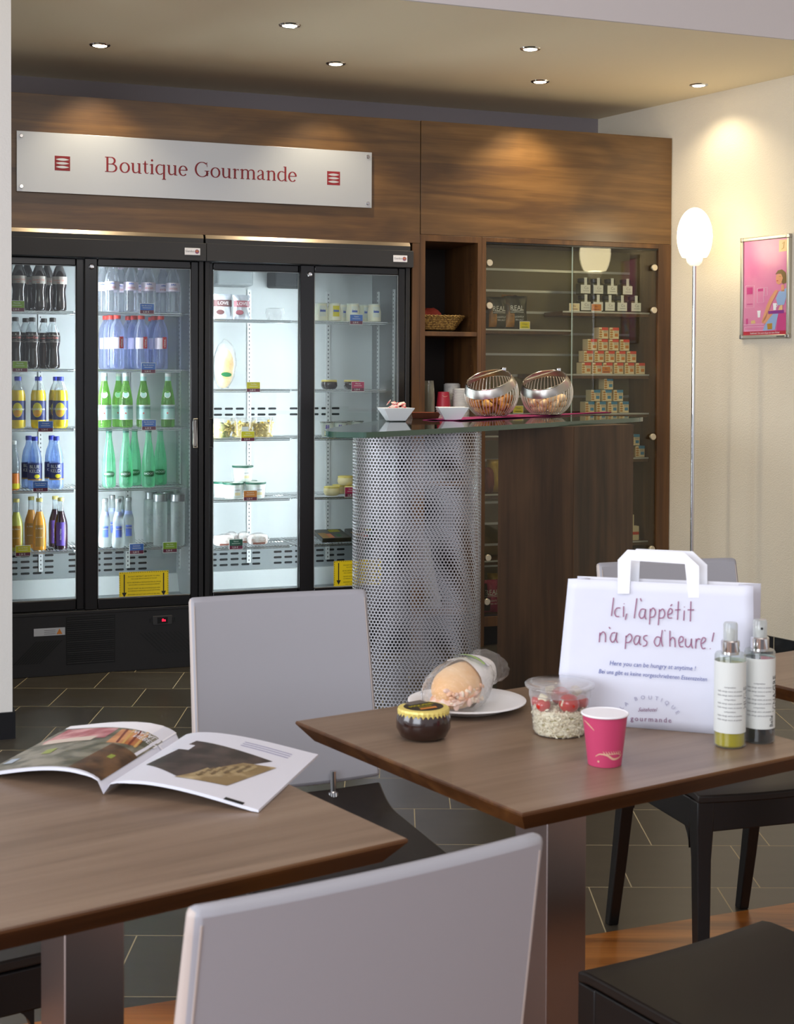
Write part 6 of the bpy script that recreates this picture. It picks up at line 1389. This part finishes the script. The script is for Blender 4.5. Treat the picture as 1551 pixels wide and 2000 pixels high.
def hpt(x, y, dd): p = bl(bp(x, y)); return Vector((p.x, p.y - .0022 + dd, p.z))
def handle(dd, dx, dy):
    o_ = [(1213, 1160), (1213, 1094), (1232, 1074), (1343, 1079), (1372, 1106), (1372, 1168), (1351, 1168), (1344, 1102), (1239, 1095), (1236, 1160)]
    f0 = [hpt(x + dx, y + dy, dd) for x, y in o_]
    f1 = [p + Vector((0, .0012, 0)) for p in f0]; n = len(f0)
    q = [(0, 1, 9), (1, 8, 9), (1, 2, 8), (2, 3, 7, 8), (3, 4, 7), (4, 5, 6), (4, 6, 7)]
    MB().add(f0 + f1, q + [tuple(i + n for i in reversed(p)) for p in q] + [(i, (i + 1) % n, n + (i + 1) % n, n + i) for i in range(n)]).build('handle', M['handle'], t, smooth=False)
handle(0, -6, 0); handle(.030, 6, 2)
INK = 4.192
def ip(x, y): return bl(bp(1130 + x / INK, 1060 + y / INK)) + Vector((0, -.0030, 0))
ink = MB()
HW = [[(290, 450), (272, 600)], [(345, 535), (315, 537), (298, 570), (310, 602), (335, 605)], [(372, 520), (370, 608)], [(375, 498), (376, 503)], [(397, 580), (385, 632)], [(480, 455), (458, 620)], [(508, 455), (517, 480)],
 [(545, 545), (515, 547), (498, 590), (515, 620), (540, 600), (551, 545), (546, 600), (555, 628)], [(590, 540), (583, 670)], [(588, 565), (612, 535), (632, 565), (620, 603), (590, 612)], [(665, 545), (655, 676)], [(664, 565), (692, 543), (708, 580), (693, 614), (663, 617)],
 [(735, 590), (765, 575), (768, 550), (750, 540), (733, 575), (738, 615), (768, 615)], [(755, 520), (768, 503)], [(820, 480), (812, 632)], [(792, 551), (836, 548)], [(868, 555), (863, 638)], [(869, 524), (869, 529)], [(922, 480), (917, 645)], [(895, 550), (948, 550)],
 [(178, 735), (172, 815)], [(177, 760), (202, 730), (222, 752), (222, 815)], [(252, 690), (262, 705)], [(305, 737), (277, 742), (262, 785), (280, 815), (303, 790), (316, 735), (310, 790), (322, 820)], [(392, 760), (385, 870)], [(390, 775), (422, 747), (440, 780), (420, 813), (390, 818)],
 [(500, 765), (472, 765), (455, 805), (470, 835), (494, 810), (506, 765), (500, 815), (512, 838)], [(567, 760), (541, 765), (537, 790), (562, 812), (555, 840), (528, 848)], [(672, 778), (642, 772), (622, 810), (640, 846), (665, 830), (674, 775)], [(688, 715), (680, 790), (690, 850)], [(705, 718), (713, 720)],
 [(750, 720), (750, 850)], [(752, 800), (772, 775), (790, 797), (793, 856)], [(830, 820), (856, 802), (856, 775), (836, 770), (822, 805), (833, 850), (860, 850)], [(878, 785), (878, 838), (900, 855), (920, 830), (926, 785), (926, 835), (936, 866)], [(965, 785), (960, 866)], [(962, 815), (980, 787), (999, 792)],
 [(1010, 827), (1038, 805), (1039, 782), (1019, 780), (1004, 820), (1016, 865), (1041, 862)], [(1110, 735), (1095, 810)], [(1078, 866), (1082, 870)]]
for pts in HW: stroke(ink, [(x, y, 9.5) for x, y in pts], 0, ip, 0, smooth=len(pts) > 2)
def inkline(s, xc, yc, size, slope, mi, wx=.82, shear=.18): text(ink, s, size, lambda x, y: ip(xc + x, yc + x * slope - y), mi, shear=shear, wx=wx)
ink.build('handwritten_slogan', [M['purple_ink']] , t, smooth=False); ink = MB()
inkline('Here you can be hungry at anytime !', 610, 1008, 53, .065, 1, .90); inkline('Bei uns gibt es keine vorgeschriebenen Essenszeiten', 612, 1086, 50, .075, 1, .845)
ink.build('handwritten_translation', [M['purple_ink'], M['blue_ink']], t, smooth=False); ink = MB()
# curved logo lettering
c2 = 3.159
def ip2(x, y): return bl(bp(1060 + x / c2, 1050 + y / c2)) + Vector((0, -.0030, 0))
for ch, x, y, rot in (('L', 490, 1050, 50), ('A', 518, 1026, 38), ('B', 577, 995, 20), ('O', 620, 987, 8), ('U', 664, 988, -2), ('T', 705, 993, -10), ('I', 735, 1003, -22), ('Q', 767, 1020, -28), ('U', 806, 1048, -42), ('E', 832, 1078, -58)):
    a = radians(rot); text(ink, ch, 34, lambda u, v, x=x, y=y, a=a: ip2(x + u * cos(a) - v * sin(a), y - u * sin(a) - v * cos(a)), 2)
text(ink, 'Suitehotel', 35, lambda u, v: ip2(650 + u, 1062 - v), 3, shear=.35, wx=.8); text(ink, 'gourmande', 44, lambda u, v: ip2(670 + u, 1122 + .05 * u - v), 4, sp=1.30)
ink.build('bag_logo', [M['purple_ink'], M['blue_ink'], M['lilac_ink'], M['plum'], M['plum']], t, smooth=False)
o = MB().box(-.022, .022, -.0008, .0008, 0, .055).build('white_card', M['white']); o.location = tt(1080, 1402); o.rotation_euler = (.08, 0, -.30); tag(o, 'small blank white card leaning behind the salad bowl', 'card')
# spray bottles
M['sprayglass'] = thin('spray_bottle_glass', 'f0f4f2', 1.3, .03, .03, 'f0f4f2', .2); M['oil'] = mat('olive_oil', 'b0a012', .15, coat=.6); M['vinegar'] = mat('balsamic', '0c0806', .1, coat=.6); M['sprlabel'] = mat('spray_label', 'd6dad6', .55); M['caps'] = thin('clear_cap', 'e8ecec', 1.0, .1, .35, 'e4e8e8', .4)
def spray(name, label, loc, rz, liq, word, lv):
    t = thing(name, label, 'spray bottle', loc, rz); r = .0252
    MB().lathe([(r - .003, 0), (r, .003), (r, .148), (r - .002, .152), (.013, .153), (.0125, .156)], 40).build('bottle', M['sprayglass'], t)
    MB().lathe([(r - .0035, .0015), (r - .0015, .004), (r - .0015, lv), (.0001, lv)], 36).build('liquid', M[liq], t)
    mb = MB(); band(mb, r + .0004, .025, .140, 0, -pi, pi, 56)
    W_ = lambda zc_, a0=0: (lambda x, y: wrap(r + .0008, zc_, a0)(x, y))
    for k in range(9): text(mb, 'huile vierge extra et aromes' if k % 3 else 'composition', .0042, W_(.100 - k * .0066, -.25), 1, wx=.9)
    text(mb, word, .016, lambda x, y: wrap(r + .0008, .082, .95)(-y, x), 2 if liq == 'vinegar' else 1, wx=.85); text(mb, 'Belle', .011, lambda x, y: wrap(r + .0008, .038, .62)(-y, x), 2, wx=.9) if liq == 'vinegar' else None
    mb.build('bottle_label', [M['sprlabel'], M['grey'], M['ink']], t)
    MB().lathe([(.0001, .02), (.0017, .021), (.0017, .155)], 8).build('dip_tube', M['caps'], t)
    MB().lathe([(.0148, .150), (.0150, .152), (.0150, .171), (.0135, .173), (.009, .1735)], 36).build('collar', M['chrome'], t)
    MB().lathe([(.0115, .173), (.0115, .198), (.0100, .2015), (.0001, .202)], 30).build('spray_cap', M['caps'], t)
    MB().lathe([(.006, .173), (.0075, .182), (.0075, .190), (.0001, .192)], 20).build('nozzle', M['lidw'], t)
    if liq == 'vinegar': MB().disc((0, -.0119, .188), .0022, 12).build('nozzle_hole', M['ink'], t)
spray('oil_spray_bottle', 'clear spray bottle of yellow olive oil with white label, in front', tt(1425, 1456.5), .02, 'oil', 'HUILE', .135)
spray('vinegar_spray_bottle', 'spray bottle of black balsamic vinegar lettered VINAIGRE, at the right', tt(1482.5, 1447.5), 0, 'vinegar', 'VINAIGRE', .138)
# open magazine
sb0 = tt(202, 1553); sb1 = tt(352, 1452); md = (sb1 - sb0); mlen = md.length; md.normalize(); mr = Vector((md.y, -md.x, 0))
t = thing('magazine', 'open glossy magazine lying on the left table', 'magazine', sb0, atan2(mr.y, mr.x))
M['page'] = mat('magazine_page', 'e2e4ee', .35)
rbm = tt(505, 1588) - sb0; rtm = flo(612, 1502, .756) - sb0
wR = rbm.dot(mr); shR = rbm.dot(md)
print('mag', mlen, wR, shR, rtm.dot(mr), rtm.dot(md))
def page_z(s_, bul=.026):
    s_ = min(max(s_, 0.0), 1.0)
    return .004 + bul * (s_ ** .45) * (1 - s_) ** 1.15 * 1.9
def page(side, w, sh, bul=.026, lay=0):
    def fn(s_, v): return Vector((side * w * (s_ - .02 * 0), v * mlen + sh * s_, page_z(s_, bul * (1 - .15 * v)) * (1 if s_ > 0.001 else .25) + lay))
    return fn
for (side, w, sh, bul, nm) in ((1, wR, shR, .030, 'right_pages'), (-1, .215, .045, .036, 'left_pages')):
    fn = page(side, w, sh, bul); mb = MB(); n = 22; vs = []; ths = .0045
    for lay in (0, 1):
        for k in range(5):
            for i in range(n + 1):
                s_ = i / n; p = fn(s_, k / 4); p.z = max(p.z - (ths * min(1, s_ * 6) if lay else 0), .0004); vs.append(p)
    w_ = n + 1; q = 5 * w_; fs = []
    for k in range(4):
        for i in range(n): a = k * w_ + i; fs += [(a, a + 1, a + w_ + 1, a + w_), (q + a + w_, q + a + w_ + 1, q + a + 1, q + a)]
    for i in range(n): fs += [(i, q + i, q + i + 1, i + 1), (4 * w_ + i, 4 * w_ + i + 1, q + 4 * w_ + i + 1, q + 4 * w_ + i)]
    for k in range(4): fs += [(k * w_ + n, q + k * w_ + n, q + (k + 1) * w_ + n, (k + 1) * w_ + n)]
    mb.add(vs, fs); mb.build(nm, M['page'], t)
    # printed pictures follow the curved page
    up = lambda s_, v, h=.0004: fn(s_, v) + Vector((0, 0, h)); pm = MB()
    def patch(uv, mi, h=.0004, m_=10):      # four corners, bilinear
        vs = []
        for j in range(m_ + 1):
            for i in range(m_ + 1):
                a, b = i / m_, j / m_; P = [Vector(p) for p in uv]; p = (P[0] * (1 - a) + P[1] * a) * (1 - b) + (P[3] * (1 - a) + P[2] * a) * b; vs.append(up(p.x, p.y, h))
        pm.add(vs, [(j * (m_ + 1) + i, j * (m_ + 1) + i + 1, (j + 1) * (m_ + 1) + i + 1, (j + 1) * (m_ + 1) + i) for j in range(m_) for i in range(m_)], mi)
    if side == 1:
        patch([(.12, .30), (.42, .14), (.80, .70), (.22, .80)], 0); patch([(.40, .13), (.72, .18), (.86, .62), (.66, .56)], 1, .0007); patch([(.13, .62), (.26, .60), (.26, .70), (.17, .72)], 2, .0008)
        for k in range(9): patch([(.46 + .03 * k, .20 + .030 * k), (.49 + .03 * k, .18 + .03 * k), (.54 + .028 * k, .34 + .026 * k), (.51 + .028 * k, .36 + .026 * k)], 3 + k % 2, .0010, 3)
        for k in range(3): patch([(.52, .90 - k * .035), (.86, .88 - k * .035), (.86, .892 - k * .035), (.52, .912 - k * .035)], 5, .0004, 4)
        patch([(.78, .0), (.90, .0), (.90, .035), (.78, .035)], 6, .0005, 3)
        pm.build('page_print', [noisemat('photo_umber', '4c403c', '2c2624', 28, .35), noisemat('photo_ochre', '8c7650', 'c0ac84', 28, .35), M['page'], mat('photo_tan', 'a8946c', .35), mat('photo_sepia', '6a5638', .35), M['lilac_ink'], M['ink']], t, angle=60)
    else:
        patch([(.03, .02), (1, .02), (1, .93), (.03, .80)], 7, .0003, 16)
        patch([(.03, .02), (.30, .02), (.28, .52), (.03, .46)], 0, .0006); patch([(.10, .56), (.34, .52), (.40, .82), (.14, .78)], 1, .0006); patch([(.42, .62), (.95, .58), (.95, .90), (.44, .84)], 2, .0006)
        for k in range(4): patch([(.10 + .05 * k, .54), (.12 + .05 * k, .54), (.18 + .06 * k, .82), (.16 + .06 * k, .82)], 3 if k % 2 else 4, .0009, 5)
        patch([(.50, .56), (.92, .54), (.92, .64), (.5, .66)], 5, .0009); patch([(.66, .30), (.74, .30), (.76, .40), (.68, .42)], 6, .0009, 3); patch([(.13, .28), (.17, .28), (.17, .34), (.13, .34)], 6, .0009, 3); patch([(.88, .16), (.96, .16), (.96, .26), (.88, .26)], 8, .0009, 3)
        patch([(.03, .80), (1, .93), (1, 1.0), (.03, 1.0)], 9, .0005, 8)
        text(pm, 'WASAL IN', .030, lambda x, y: up(.13 - x * 2.2, .77 - y * 2.6 - x * .3, .0012), 9); text(pm, 'NEBEN', .030, lambda x, y: up(.12 - x * 2.2, .70 - y * 2.6 - x * .3, .0012), 9)
        pm.build('page_print', [noisemat('photo_brown', '3c2818', '6a4c30', 28, .35), noisemat('photo_orange', 'b06838', 'd89c68', 28, .35), noisemat('photo_rose', 'a85058', 'd8a0a0', 28, .35), mat('photo_brick', '7c3020', .35), mat('photo_gold', 'd0a860', .35), mat('photo_pale', 'd8c8b8', .35), mat('photo_lime', '90a040', .35), noisemat('photo_moss', '4c4e3c', '8c8878', 28, .35), mat('photo_grey', 'a8b8c8', .35), M['white']], t, angle=60)
